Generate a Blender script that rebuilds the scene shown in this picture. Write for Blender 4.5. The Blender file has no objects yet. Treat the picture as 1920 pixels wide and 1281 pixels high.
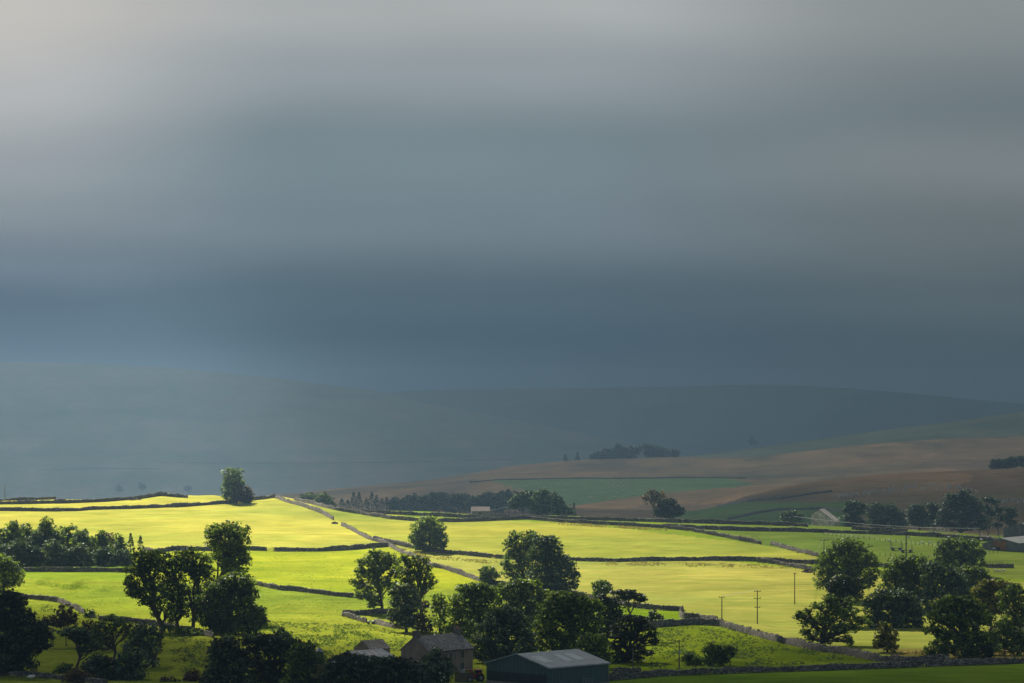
import bpy, math, random
import numpy as np
from mathutils import Vector
R = math.radians
rng = np.random.default_rng(7)
random.seed(7)
sc = bpy.context.scene
col = sc.collection

# ---------------------------------------------------------------- camera
F = 6061.0          # focal length in photo pixels (photo is 1920 wide)
HY = 760.0          # photo row of the horizon
cam_d = bpy.data.cameras.new('camera')
cam = bpy.data.objects.new('camera', cam_d); col.objects.link(cam)
cam.location = (0, 0, 0); cam.rotation_euler = (R(90), 0, 0)
cam_d.sensor_width = 36.0; cam_d.lens = 36.0 * F / 1920.0
cam_d.shift_y = (HY - 640.5) / 1920.0
cam_d.clip_start = 1.0; cam_d.clip_end = 60000.0
sc.camera = cam
# ---------------------------------------------------------------- exposure
EXPO = 1.72
sc.view_settings.view_transform = 'Standard'; sc.view_settings.look = 'None'
sc.view_settings.exposure = EXPO; sc.view_settings.gamma = 1.0
sc.render.engine = 'CYCLES'
cy = sc.cycles
cy.use_denoising = True
cy.max_bounces = 6; cy.diffuse_bounces = 3; cy.glossy_bounces = 1; cy.transmission_bounces = 3
cy.volume_bounces = 0; cy.transparent_max_bounces = 12
cy.sample_clamp_indirect = 4.0
cy.caustics_reflective = False; cy.caustics_refractive = False
# ---------------------------------------------------------------- node helpers
def newmat(name):
    m = bpy.data.materials.new(name); m.use_nodes = True
    nt = m.node_tree; nt.nodes.clear()
    return m, nt
def N(nt, t, **k):
    n = nt.nodes.new(t)
    for a, v in k.items():
        if a.startswith('i_'):
            key = a[2:]
            key = int(key) if key.isdigit() else key.replace('_', ' ')
            n.inputs[key].default_value = v
        else: setattr(n, a, v)
    return n
def L(nt, a, b): nt.links.new(a, b)
def mth(nt, op, a, b=None, c=None, clamp=False):
    n = nt.nodes.new('ShaderNodeMath'); n.operation = op; n.use_clamp = clamp
    for i, v in enumerate((a, b, c)):
        if v is None: continue
        if isinstance(v, (int, float)): n.inputs[i].default_value = v
        else: nt.links.new(v, n.inputs[i])
    return n.outputs[0]
def mixc(nt, fac, a, b, mode='MIX'):
    n = nt.nodes.new('ShaderNodeMix'); n.data_type = 'RGBA'; n.blend_type = mode
    for s, v in ((n.inputs[0], fac), (n.inputs[6], a), (n.inputs[7], b)):
        if isinstance(v, (int, float)): s.default_value = v
        elif isinstance(v, tuple): s.default_value = v if len(v) == 4 else (*v, 1)
        else: nt.links.new(v, s)
    return n.outputs[2]
def ramp(nt, fac, stops, interp='LINEAR'):
    n = nt.nodes.new('ShaderNodeValToRGB'); e = n.color_ramp.elements; n.color_ramp.interpolation = interp
    while len(e) < len(stops): e.new(0.5)
    for i, (p, c) in enumerate(stops):
        e[i].position = p
        c = (c, c, c) if isinstance(c, (int, float)) else c
        e[i].color = (*c[:3], 1)
    nt.links.new(fac, n.inputs[0])
    return n.outputs[0]
def lin(r, g, b):
    f = lambda c: (c / 255 / 12.92) if c <= 10 else ((c / 255 + .055) / 1.055) ** 2.4
    return (f(r), f(g), f(b))
# ---------------------------------------------------------------- sky
SUN_EL, SUN_AZ = 42.0, -24.0      # azimuth measured from +Y towards +X
sdir = Vector((math.sin(R(SUN_AZ)) * math.cos(R(SUN_EL)), math.cos(R(SUN_AZ)) * math.cos(R(SUN_EL)), math.sin(R(SUN_EL))))
w = bpy.data.worlds.new('World'); sc.world = w; w.use_nodes = True
nt = w.node_tree; nt.nodes.clear()
tc = N(nt, 'ShaderNodeTexCoord'); sp = N(nt, 'ShaderNodeSeparateXYZ'); L(nt, tc.outputs['Generated'], sp.inputs[0])
sky = N(nt, 'ShaderNodeTexSky'); sky.sky_type = 'NISHITA'; sky.sun_disc = False
sky.sun_elevation = R(SUN_EL); sky.sun_rotation = R(SUN_AZ)
yy = mth(nt, 'MAXIMUM', sp.outputs[1], 0.15)
su = mth(nt, 'DIVIDE', sp.outputs[0], yy); sv = mth(nt, 'DIVIDE', sp.outputs[2], yy)
cmb = N(nt, 'ShaderNodeCombineXYZ'); L(nt, mth(nt, 'MULTIPLY', su, 9.0), cmb.inputs[0]); L(nt, mth(nt, 'MULTIPLY', sv, 30.0), cmb.inputs[1])
tilt = N(nt, 'ShaderNodeMapping'); tilt.inputs['Rotation'].default_value = (0, 0, R(-14)); L(nt, cmb.outputs[0], tilt.inputs[0])
nz = N(nt, 'ShaderNodeTexNoise', i_Scale=0.8, i_Detail=2.0, i_Roughness=0.4); L(nt, tilt.outputs[0], nz.inputs[0])
cmb2 = N(nt, 'ShaderNodeCombineXYZ'); L(nt, mth(nt, 'MULTIPLY', su, 16.0), cmb2.inputs[0]); L(nt, mth(nt, 'MULTIPLY', sv, 48.0), cmb2.inputs[1])
nz2 = N(nt, 'ShaderNodeTexNoise', i_Scale=0.5, i_Detail=2.0, i_Roughness=0.4); L(nt, cmb2.outputs[0], nz2.inputs[0])
vv = mth(nt, 'ADD', sv, mth(nt, 'MULTIPLY', mth(nt, 'SUBTRACT', nz.outputs[0], 0.5), 0.011))
vn = mth(nt, 'DIVIDE', vv, 0.13)
def py2(v): return (HY - v) / F / 0.13
SKYG = 1.06
def skyramp(stops): return ramp(nt, vn, [(py2(p), lin(*c)) for p, c in stops], 'EASE')
cl = skyramp([(740, (46, 68, 92)), (650, (46, 68, 92)), (575, (66, 84, 104)), (490, (112, 124, 136)), (400, (144, 151, 156)), (320, (156, 161, 164)), (180, (182, 184, 184)), (20, (200, 197, 191))])
cc = skyramp([(740, (30, 56, 76)), (650, (36, 62, 82)), (560, (68, 88, 100)), (420, (112, 125, 133)), (280, (118, 133, 139)), (130, (152, 161, 165)), (10, (176, 180, 180))])
cr = skyramp([(740, (58, 72, 76)), (660, (60, 74, 78)), (560, (84, 96, 100)), (430, (108, 117, 118)), (320, (128, 135, 136)), (200, (110, 121, 125)), (20, (138, 145, 146))])
fl = mth(nt, 'SMOOTH_MIN', mth(nt, 'DIVIDE', mth(nt, 'ADD', su, 0.15), 0.15, clamp=False), 1.0, 0.05)
fl = ramp(nt, mth(nt, 'ADD', mth(nt, 'MULTIPLY', su, 6.0), 1.0, clamp=True), [(0.05, 0.0), (0.62, 1.0)], 'EASE')
frr = ramp(nt, mth(nt, 'MULTIPLY', su, 5.5, clamp=True), [(0.05, 0.0), (0.85, 1.0)], 'EASE')
cloudc = mixc(nt, frr, mixc(nt, fl, cl, cc), cr)
br = ramp(nt, nz2.outputs[0], [(0.25, 0.91), (0.75, 1.09)])
cloudc = mixc(nt, 1.0, cloudc, br, 'MULTIPLY')
# grey-blue overcast out of view, brightened behind the camera as added fill light
up = ramp(nt, sp.outputs[2], [(0.0, lin(70, 88, 104)), (0.12, lin(105, 122, 136)), (0.5, lin(125, 140, 152)), (1.0, lin(140, 152, 162))])
up = mixc(nt, 1.0, up, ramp(nt, mth(nt, 'ADD', mth(nt, 'MULTIPLY', sp.outputs[1], 0.5), 0.5), [(0.0, 1.0), (0.35, 1.0), (0.6, 0.3)]), 'MULTIPLY')
bk = N(nt, 'ShaderNodeVectorMath', operation='SCALE'); L(nt, up, bk.inputs[0]); bk.inputs[3].default_value = 2.2; up = bk.outputs[0]
side = ramp(nt, sp.outputs[1], [(0.3, 0.0), (0.8, 1.0)])
hi = ramp(nt, sp.outputs[2], [(0.13, 1.0), (0.3, 0.0)])
cloudc = mixc(nt, mixc(nt, 1.0, side, hi, 'MULTIPLY'), up, cloudc)
skys = N(nt, 'ShaderNodeVectorMath', operation='SCALE'); L(nt, sky.outputs[0], skys.inputs[0]); skys.inputs[3].default_value = 0.05
cloudg = N(nt, 'ShaderNodeVectorMath', operation='SCALE'); L(nt, cloudc, cloudg.inputs[0]); cloudg.inputs[3].default_value = SKYG / 2 ** EXPO / 0.1
tot = mixc(nt, 0.985, skys.outputs[0], cloudg.outputs[0])
bg = N(nt, 'ShaderNodeBackground', i_Strength=0.1); L(nt, tot, bg.inputs[0])
wo = N(nt, 'ShaderNodeOutputWorld'); L(nt, bg.outputs[0], wo.inputs[0])
# ---------------------------------------------------------------- sun
sd = bpy.data.lights.new('sun', 'SUN'); sd.energy = 4.4; sd.angle = R(0.5); sd.color = (1.0, 0.92, 0.74)
so = bpy.data.objects.new('sun', sd); col.objects.link(so)
so.rotation_euler = (-sdir).to_track_quat('-Z', 'Y').to_euler()

# ---------------------------------------------------------------- object helpers
def tag(o, label=None, cat=None, group=None, kind=None):
    if label: o['label'] = label
    if cat: o['category'] = cat
    if group: o['group'] = group
    if kind: o['kind'] = kind
    return o
def empty(name, loc, label, cat, group=None, rz=0.0):
    o = bpy.data.objects.new(name, None); col.objects.link(o); o.location = loc; o.rotation_euler = (0, 0, rz)
    return tag(o, label, cat, group)
def link_mesh(name, me, mats, parent=None, loc=None):
    o = bpy.data.objects.new(name, me); col.objects.link(o)
    for m in (mats if isinstance(mats, (list, tuple)) else [mats]):
        if m is not None: me.materials.append(m)
    if parent is not None: o.parent = parent
    if loc is not None: o.location = loc
    return o
def np_mesh(name, V, Q, attrs=None, smooth=False, tri=False):
    me = bpy.data.meshes.new(name); V = np.asarray(V, np.float32); Q = np.asarray(Q, np.int32)
    k = Q.shape[1]
    me.vertices.add(len(V)); me.vertices.foreach_set('co', V.ravel())
    me.loops.add(Q.size); me.loops.foreach_set('vertex_index', Q.ravel())
    me.polygons.add(len(Q)); me.polygons.foreach_set('loop_start', np.arange(0, Q.size, k, dtype=np.int32))
    if smooth: me.polygons.foreach_set('use_smooth', np.ones(len(Q), bool))
    me.update(calc_edges=True)
    for an, arr in (attrs or {}).items():
        arr = np.asarray(arr, np.float32)
        if arr.ndim == 1:
            a = me.attributes.new(an, 'FLOAT', 'POINT'); a.data.foreach_set('value', arr)
        else:
            a = me.attributes.new(an, 'FLOAT_COLOR', 'POINT')
            a.data.foreach_set('color', np.concatenate([arr, np.ones((len(arr), 1), np.float32)], 1).ravel())
    return me
class MB:
    """collects boxes, prisms and tubes into one mesh"""
    def __init__(s): s.v = []; s.f = []
    def poly(s, pts, faces):
        b = len(s.v); s.v += [tuple(p) for p in pts]; s.f += [tuple(b + i for i in f) for f in faces]
    def box(s, x0, x1, y0, y1, z0, z1, M=None):
        p = [(x0, y0, z0), (x1, y0, z0), (x1, y1, z0), (x0, y1, z0), (x0, y0, z1), (x1, y0, z1), (x1, y1, z1), (x0, y1, z1)]
        if M: p = [M(q) for q in p]
        s.poly(p, [(0, 3, 2, 1), (4, 5, 6, 7), (0, 1, 5, 4), (1, 2, 6, 5), (2, 3, 7, 6), (3, 0, 4, 7)])
    def tube(s, pts, radii, n=6, cap=True):
        pts = [Vector(p) for p in pts]; b = len(s.v); m = len(pts)
        for i, p in enumerate(pts):
            d = (pts[min(i + 1, m - 1)] - pts[max(i - 1, 0)])
            d = d.normalized() if d.length > 1e-6 else Vector((0, 0, 1))
            a = d.cross(Vector((0, 0, 1)) if abs(d.z) < .9 else Vector((1, 0, 0))).normalized(); c = d.cross(a)
            r = radii[i] if isinstance(radii, (list, tuple)) else radii
            for k in range(n):
                t = 2 * math.pi * k / n
                s.v.append(tuple(p + (a * math.cos(t) + c * math.sin(t)) * r))
        for i in range(m - 1):
            for k in range(n):
                k2 = (k + 1) % n
                s.f.append((b + i * n + k, b + i * n + k2, b + (i + 1) * n + k2, b + (i + 1) * n + k))
        if cap:
            s.f.append(tuple(b + k for k in reversed(range(n)))); s.f.append(tuple(b + (m - 1) * n + k for k in range(n)))
    def build(s, name, mat, parent=None, loc=None, smooth=False, attrs=None):
        me = bpy.data.meshes.new(name); me.from_pydata(s.v, [], s.f)
        if smooth: me.polygons.foreach_set('use_smooth', np.ones(len(me.polygons), bool))
        me.update()
        return link_mesh(name, me, mat, parent, loc)

# ================================================================ TERRAIN
def I(x, xs, ys): return np.interp(x, xs, ys)
YF_P = np.array([1600, 1400, 1281, 1250, 1200, 1150, 1100, 1050, 1000, 985, 960, 930, 900], float)
YF_Y = np.array([450, 590, 700, 752, 840, 925, 1005, 1090, 1195, 1235, 1310, 1400, 1500], float)
def Yf(p): return np.interp(-np.asarray(p, float), -YF_P, YF_Y)
CREST_X = [-500, 0, 105, 200, 255, 285, 305, 335, 370, 400, 430, 470, 515, 560, 620, 690, 815, 915, 960, 1030, 1125, 1340, 1515, 1600, 1700, 1800, 1920, 2400]
CREST_P = [950, 940, 938, 938, 934, 928, 925, 930, 931, 930, 934, 935, 930, 939, 954, 962, 963, 968, 966, 968, 971, 978, 985, 990, 995, 1000, 1010, 1030]
U = np.arange(-500, 2421, 3.0)
crest = I(U, CREST_X, CREST_P)
ker = np.hanning(7); ker /= ker.sum()
crest = np.convolve(np.pad(crest, 3, mode='edge'), ker, 'valid')
def row(xs, ps): return I(U, xs, ps)
rc = row([-500, 560, 1000, 1300, 1358, 1400, 1461, 1521, 1582, 1642, 1733, 1823, 1914, 2300], [962, 958, 952, 958, 947, 930, 915, 903, 897, 890, 885, 881, 876, 868])
re_ = row([-500, 1000, 1075, 1150, 1200, 1275, 1380, 1440, 1560, 1700, 1920, 2300], [965, 957, 950, 940, 934, 926, 917, 914, 908, 902, 893, 885])
rh = row([-500, 0, 500, 620, 700, 800, 900, 960, 1100, 1260, 1410, 1460, 1610, 1760, 1910, 2300], [985, 975, 945, 926, 917, 905, 890, 880, 867, 861, 860, 854, 837, 826, 820, 808])
rj = row([-500, 0, 1000, 1150, 1270, 1477, 1650, 1810, 1905, 2300], [985, 975, 895, 870, 855, 830, 807, 790, 777, 750])
rl = row([-500, 0, 150, 300, 430, 520, 700, 850, 1060, 1180, 1270, 1400, 2300], [676, 681, 684, 692, 704, 712, 735, 765, 803, 830, 850, 868, 885])
ro = row([-500, 300, 600, 800, 960, 1250, 1385, 1500, 1600, 1700, 1800, 1920, 2300], [790, 760, 742, 732, 728, 727, 723, 724, 728, 735, 745, 757, 785])
FAR = [
 (1620, row([-500, 560, 1340, 1500, 1600, 1920], [990, 988, 985, 981, 985, 990])),
 (1820, row([-500, 1300, 1340, 1450, 1560, 1700, 1920], [978, 974, 962, 957, 958, 952, 940])),
 (2050, rc), (2250, rc + 7), (2600, re_), (2820, re_ + 5),
 (3300, row([-500, 0, 600, 760, 880, 930, 1400, 1500, 1700, 1920], [975, 968, 930, 920, 908, 903, 903, 897, 885, 870])),
 (4000, rh), (4300, rh + 7), (5000, rj), (5500, np.maximum(rj + 14, row([-500, 1000, 1100], [965, 935, 0]))),
 (6300, row([-500, 0, 500, 850, 1060, 1270, 1500, 2300], [850, 850, 848, 850, 858, 872, 885, 900])),
 (7500, rl), (7900, rl + 12), (8300, np.maximum(rl + 25, 850)), (9500, ro), (10500, ro + 60)]
nearP = [1400, 1281, 1250, 1200, 1150, 1100, 1050, 1025, 1000]
Yc = Yf(crest)
cols_ = [(np.zeros(len(U)), np.full(len(U), -1.7)), (np.full(len(U), 300.0), np.full(len(U), -44.0))]
for p in nearP:
    pp = np.maximum(float(p), crest + {1000: 8, 1025: 16}.get(p, 0))
    cols_.append((Yf(pp), -(pp - HY) / F * Yf(pp)))
cols_.append((Yc, -(crest - HY) / F * Yc)); cols_.append((Yc + 110, -(crest + 12 - HY) / F * (Yc + 110)))
for Yr, pr in FAR: cols_.append((np.full(len(U), float(Yr)), -(pr - HY) / F * Yr))
cols_.append((np.full(len(U), 11500.0), np.full(len(U), -260.0)))
YN = np.stack([c[0] for c in cols_], 1); ZN = np.stack([c[1] for c in cols_], 1)
def pchip(X, Yv, x):
    h = np.diff(X, axis=1); d = np.diff(Yv, axis=1) / h
    m = np.zeros_like(Yv); same = d[:, :-1] * d[:, 1:] > 0
    w1 = 2 * h[:, 1:] + h[:, :-1]; w2 = h[:, 1:] + 2 * h[:, :-1]
    with np.errstate(divide='ignore', invalid='ignore'):
        hm = (w1 + w2) / (w1 / d[:, :-1] + w2 / d[:, 1:])
    m[:, 1:-1] = np.where(same, hm, 0); m[:, 0] = d[:, 0]; m[:, -1] = d[:, -1]
    out = np.zeros((X.shape[0], len(x)))
    for i in range(X.shape[0]):
        j = np.clip(np.searchsorted(X[i], x, side='right') - 1, 0, X.shape[1] - 2)
        hh = h[i, j]; t = (x - X[i, j]) / hh
        out[i] = ((2 * t**3 - 3 * t**2 + 1) * Yv[i, j] + (t**3 - 2 * t**2 + t) * hh * m[i, j]
                  + (-2 * t**3 + 3 * t**2) * Yv[i, j + 1] + (t**3 - t**2) * hh * m[i, j + 1])
    return out
YG = np.concatenate([np.arange(0, 560, 40.0), np.arange(560, 1500, 3.5), np.arange(1500, 2200, 12.0), np.arange(2200, 4400, 30.0),
                     np.arange(4400, 10600, 60.0), np.array([10700., 10850.])])
ZG = pchip(YN, ZN, YG)
def vnoise(x, y, s, seed=0):
    """smooth value noise on world coordinates"""
    r = np.random.default_rng(seed); T = r.random((256, 256))
    x = x / s; y = y / s; xi = np.floor(x).astype(int); yi = np.floor(y).astype(int)
    fx = x - xi; fy = y - yi; fx = fx * fx * (3 - 2 * fx); fy = fy * fy * (3 - 2 * fy)
    g = lambda a, b: T[a % 256, b % 256]
    return (g(xi, yi) * (1 - fx) + g(xi + 1, yi) * fx) * (1 - fy) + (g(xi, yi + 1) * (1 - fx) + g(xi + 1, yi + 1) * fx) * fy - 0.5
UU, YY = np.meshgrid(U, YG, indexing='ij')
XX = (UU - 960) / F * YY
nearw = np.clip((YY - 500) / 150, 0, 1) * np.clip((1500 - YY) / 200, 0, 1)
ZG += nearw * (vnoise(XX, YY, 60, 1) * 1.2 + vnoise(XX, YY, 22, 2) * 0.55 + vnoise(XX, YY, 9, 3) * 0.18)
farw = np.clip((YY - 1800) / 1500, 0, 1)
ZG += farw * (vnoise(XX, YY, 420, 4) * 9 + vnoise(XX, YY, 160, 5) * 4 + vnoise(XX, YY, 60, 6) * 1.2)
# knoll in the field at the lower right, with lower flat ground behind it
def gz(px, Y):
    u = (px - U[0]) / 3.0; i = int(min(max(math.floor(u), 0), len(U) - 2)); t = u - i
    return float(np.interp(Y, YG, ZG[i]) * (1 - t) + np.interp(Y, YG, ZG[i + 1]) * t)
def PW(px, Y, dz=0.0):
    """world point on the ground, in the column px at distance Y"""
    return Vector(((px - 960) / F * Y, Y, gz(px, Y) + dz))
def hit(px, py, y0=560.0):
    """distance at which the ground is first seen at this place of the view"""
    u = (px - U[0]) / 3.0; i = int(min(max(math.floor(u), 0), len(U) - 2)); t = u - i
    z = ZG[i] * (1 - t) + ZG[i + 1] * t
    j0 = int(np.searchsorted(YG, y0))
    scr = HY - F * z[j0:] / YG[j0:]
    k = np.nonzero(scr <= py)[0]
    if len(k) == 0: return 3000.0
    k = k[0]
    if k == 0: return float(YG[j0])
    a, b = scr[k - 1], scr[k]; tt = (a - py) / (a - b) if a != b else 0
    return float(YG[j0 + k - 1] + (YG[j0 + k] - YG[j0 + k - 1]) * tt)
def PG(px, py): return PW(px, hit(px, py))
def Xw(px, Y): return (px - 960) / F * Y
def Zw(py, Y): return -(py - HY) / F * Y

# ---- land cover colours (albedo) by field
def inpoly(px, py, poly):
    c = np.zeros(px.shape, bool); n = len(poly); j = n - 1
    for i in range(n):
        xi, yi = poly[i]; xj, yj = poly[j]
        with np.errstate(divide='ignore', invalid='ignore'):
            cond = ((yi > py) != (yj > py)) & (px < (xj - xi) * (py - yi) / (yj - yi + 1e-9) + xi)
        c ^= cond; j = i
    return c
for x0, x1, pyb, hb in [(45, 110, 1096, 1.3), (112, 178, 1100, 1.6), (165, 215, 1105, 1.1), (300, 400, 1238, 1.4), (285, 395, 1256, 1.3), (300, 400, 1222, 1.0), (490, 560, 1141, .9), (560, 760, 1192, .9), (60, 130, 1246, 1.2), (1400, 1560, 1206, .8), (1250, 1420, 1243, .8), (980, 1300, 1028, .6)]:
    xm = (x0 + x1) / 2; yb = hit(xm, pyb); wx = sm_ = np.clip(1 - np.abs(UU - xm) / ((x1 - x0) * .65), 0, 1); dy_ = YY - yb - 5 * np.sin(UU * .09)
    ZG += hb * wx * np.where(dy_ < 0, np.exp(-(dy_ / 3.5) ** 2), np.exp(-(dy_ / 14) ** 2))
PYG = HY - F * ZG / np.maximum(YY, 1)
C = np.zeros(UU.shape + (3,)); ROUGH = np.zeros(UU.shape)
near = YY < 1500
PASTURE = (0.155, 0.215, 0.018)
C[:] = PASTURE
def paint(mask, colr, rough=None):
    C[mask] = colr
    if rough is not None: ROUGH[mask] = rough
HAY = (0.27, 0.275, 0.058); LIME = (0.30, 0.32, 0.03); MEAD = (0.25, 0.285, 0.03)
paint(near & (PYG < 1055) & (UU < 760), LIME, 0.0)
paint(near & inpoly(UU, PYG, [(-500, 900), (640, 900), (640, 985), (700, 1015), (728, 1024), (660, 1031), (515, 1034), (-500, 1034)]), (0.36, 0.35, 0.06), 0.25)
paint(near & inpoly(UU, PYG, [(250, 1034), (728, 1025), (805, 1060), (948, 1093), (948, 1130), (690, 1122), (552, 1108), (455, 1094), (250, 1094)]), (0.32, 0.35, 0.022), 0.6)
paint(near & inpoly(UU, PYG, [(-500, 1073), (455, 1094), (690, 1122), (948, 1093), (1072, 1112), (1060, 1281), (-500, 1281)]), (0.25, 0.295, 0.03), 1.0)
paint(near & inpoly(UU, PYG, [(380, 1165), (560, 1160), (690, 1168), (760, 1185), (900, 1230), (900, 1281), (380, 1281)]), (0.21, 0.25, 0.025), 1.0)
paint(near & inpoly(UU, PYG, [(560, 930), (700, 966), (915, 975), (1075, 981), (1425, 1021), (1530, 1042), (1545, 1056), (1340, 1050), (1150, 1054), (920, 1045), (772, 1025), (642, 982)]), (0.28, 0.29, 0.045), 0.2)
paint(near & inpoly(UU, PYG, [(720, 1020), (920, 1045), (1340, 1050), (1521, 1069), (1530, 1215), (1400, 1187), (1310, 1160), (1275, 1158), (1280, 1146), (1072, 1112), (948, 1093), (805, 1060)]), HAY, 0.05)
paint(near & inpoly(UU, PYG, [(1167, 1135), (1280, 1146), (1275, 1158), (1225, 1175), (1150, 1175)]), (0.16, 0.24, 0.010), 0.5)
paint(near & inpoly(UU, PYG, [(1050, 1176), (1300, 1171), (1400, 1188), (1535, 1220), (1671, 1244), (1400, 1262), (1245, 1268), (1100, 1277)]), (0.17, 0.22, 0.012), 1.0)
paint(near & inpoly(UU, PYG, [(1520, 1069), (2420, 1120), (2420, 1236), (1725, 1241), (1644, 1239), (1530, 1215)]), (0.265, 0.28, 0.052), 0.1)
paint(near & inpoly(UU, PYG, [(1640, 1215), (2420, 1215), (2420, 1240), (1725, 1243)]), (0.30, 0.24, 0.07), 0.4)
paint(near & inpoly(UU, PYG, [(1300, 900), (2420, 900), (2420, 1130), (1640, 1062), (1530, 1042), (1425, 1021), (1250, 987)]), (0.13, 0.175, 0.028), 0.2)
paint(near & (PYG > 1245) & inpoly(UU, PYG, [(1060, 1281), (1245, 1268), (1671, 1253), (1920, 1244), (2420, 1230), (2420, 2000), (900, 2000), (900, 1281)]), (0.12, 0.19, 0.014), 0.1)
paint((YY < 560), (0.12, 0.18, 0.015), 0.3)
far = ~near
MOOR = np.array((0.185, 0.13, 0.078)); GREENF = (0.095, 0.15, 0.06); FELL = np.array((0.085, 0.10, 0.08))
C[far] = MOOR
v = 0.7 * vnoise(XX, YY * 0.5, 140, 11) + 0.6 * vnoise(XX, YY * 0.4, 50, 12) + .5 * vnoise(XX, YY * 0.3, 18, 13)
C[far] *= (1 + np.array([.75, .6, .5]) * v[far, None])
he = far & (vnoise(XX + 60, YY * .35, 90, 14) + .4 * vnoise(XX, YY * .3, 25, 15) > .2); C[he] *= np.array((.72, .78, .9))
gm = far & (YY < 2100) & (PYG > 942) & (UU < 1590) & (UU > 1250)
C[gm] = (0.085, 0.14, 0.045)
gm = far & (YY > 2820) & (YY < 3300) & (UU > 925 + (PYG - 903) * 3.2) & (UU < 1415 - np.abs(PYG - 907) * 5)
C[gm] = GREENF
m = far & (YY > 4300) & (YY < 5600); C[m] = np.array((0.09, 0.10, 0.062)) * (1 + .4 * v[m, None])
m = far & (YY >= 5600) & (YY < 8300); C[m] = FELL * (1 + .5 * v[m, None])
m = far & (YY >= 5600) & (YY < 8300) & (v > .18); C[m] = np.array((0.11, 0.105, 0.10))
m = far & (YY >= 8300); C[m] = np.array((0.06, 0.085, 0.055)) * (1 + .5 * v[m, None])
ROUGH[far] = 0.3
m = far & (YY < 1900) & (UU > 1590); C[m] = np.array((0.16, 0.12, 0.065))
V = np.stack([XX, YY, ZG], -1).reshape(-1, 3)
nu, ny = UU.shape
idx = np.arange(nu * ny).reshape(nu, ny)
Q = np.stack([idx[:-1, :-1], idx[1:, :-1], idx[1:, 1:], idx[:-1, 1:]], -1).reshape(-1, 4)
V = V.copy(); z0 = V[:, 1] < 1e-3   # the rows meet under the camera: spread them out
V[z0, 0] = (UU.reshape(-1)[z0] - 960) * 0.05
me = np_mesh('ground', V, Q, {'cover': C.reshape(-1, 3), 'rough': ROUGH.reshape(-1)}, smooth=True)
m, nt = newmat('grassland')
at = N(nt, 'ShaderNodeAttribute', attribute_name='cover'); ar = N(nt, 'ShaderNodeAttribute', attribute_name='rough')
geo = N(nt, 'ShaderNodeNewGeometry')
n1 = N(nt, 'ShaderNodeTexNoise', i_Scale=0.045, i_Detail=5.0, i_Roughness=0.6); L(nt, geo.outputs[0], n1.inputs[0])
mp = N(nt, 'ShaderNodeMapping'); mp.inputs['Scale'].default_value = (0.35, 1.0, 1.0); mp.inputs['Rotation'].default_value = (0, 0, R(12)); L(nt, geo.outputs[0], mp.inputs[0])
n2 = N(nt, 'ShaderNodeTexNoise', i_Scale=0.22, i_Detail=6.0, i_Roughness=0.7); L(nt, mp.outputs[0], n2.inputs[0])
mpf = N(nt, 'ShaderNodeMapping'); mpf.inputs['Scale'].default_value = (0.8, 1.0, 6.0); L(nt, geo.outputs[0], mpf.inputs[0])
n4 = N(nt, 'ShaderNodeTexNoise', i_Scale=0.006, i_Detail=9.0, i_Roughness=0.62); L(nt, mpf.outputs[0], n4.inputs[0])
n3 = N(nt, 'ShaderNodeTexNoise', i_Scale=0.7, i_Detail=6.0, i_Roughness=0.8); L(nt, geo.outputs[0], n3.inputs[0])
a1 = ramp(nt, n1.outputs[0], [(0.3, 0.78), (0.7, 1.16)])
a2 = ramp(nt, n2.outputs[0], [(0.28, (0.66, 0.80, 0.58)), (0.72, (1.26, 1.14, 1.25))])
c1 = mixc(nt, 1.0, at.outputs[0], a1, 'MULTIPLY'); c1 = mixc(nt, 1.0, c1, ramp(nt, n4.outputs[0], [(0.36, (.74, .84, .86)), (0.5, 1.0), (0.64, (1.2, 1.1, 1.1))]), 'MULTIPLY'); c1 = mixc(nt, 1.0, c1, a2, 'MULTIPLY')
mp6 = N(nt, 'ShaderNodeMapping'); mp6.inputs['Rotation'].default_value = (0, 0, R(-28)); mp6.inputs['Scale'].default_value = (0.03, 0.55, 0.3); L(nt, geo.outputs[0], mp6.inputs[0])
n6 = N(nt, 'ShaderNodeTexNoise', i_Scale=1.0, i_Detail=3.0, i_Roughness=0.6); L(nt, mp6.outputs[0], n6.inputs[0])
c1 = mixc(nt, 1.0, c1, ramp(nt, n6.outputs[0], [(.35, (.86, .93, .86)), (.65, (1.1, 1.05, 1.1))]), 'MULTIPLY')
tuf = ramp(nt, n3.outputs[0], [(0.34, 0.5), (0.52, 1.0), (0.75, 1.2)])
c1 = mixc(nt, mth(nt, 'MULTIPLY', ar.outputs['Fac'], 0.75, clamp=True), c1, mixc(nt, 1.0, c1, tuf, 'MULTIPLY'))
bs = N(nt, 'ShaderNodeBsdfPrincipled', i_Roughness=0.85); L(nt, c1, bs.inputs['Base Color'])
bs.inputs['Specular IOR Level'].default_value = 0.0
bmp = N(nt, 'ShaderNodeBump', i_Strength=0.9, i_Distance=0.6)
hh = mth(nt, 'ADD', mth(nt, 'MULTIPLY', n3.outputs[0], mth(nt, 'ADD', mth(nt, 'MULTIPLY', ar.outputs['Fac'], 1.3), 0.25)), mth(nt, 'MULTIPLY', n2.outputs[0], 1.2))
L(nt, hh, bmp.inputs['Height']); L(nt, bmp.outputs[0], bs.inputs['Normal'])
out = N(nt, 'ShaderNodeOutputMaterial'); L(nt, bs.outputs[0], out.inputs[0])
ground = link_mesh('ground', me, m); tag(ground, kind='structure')

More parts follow.
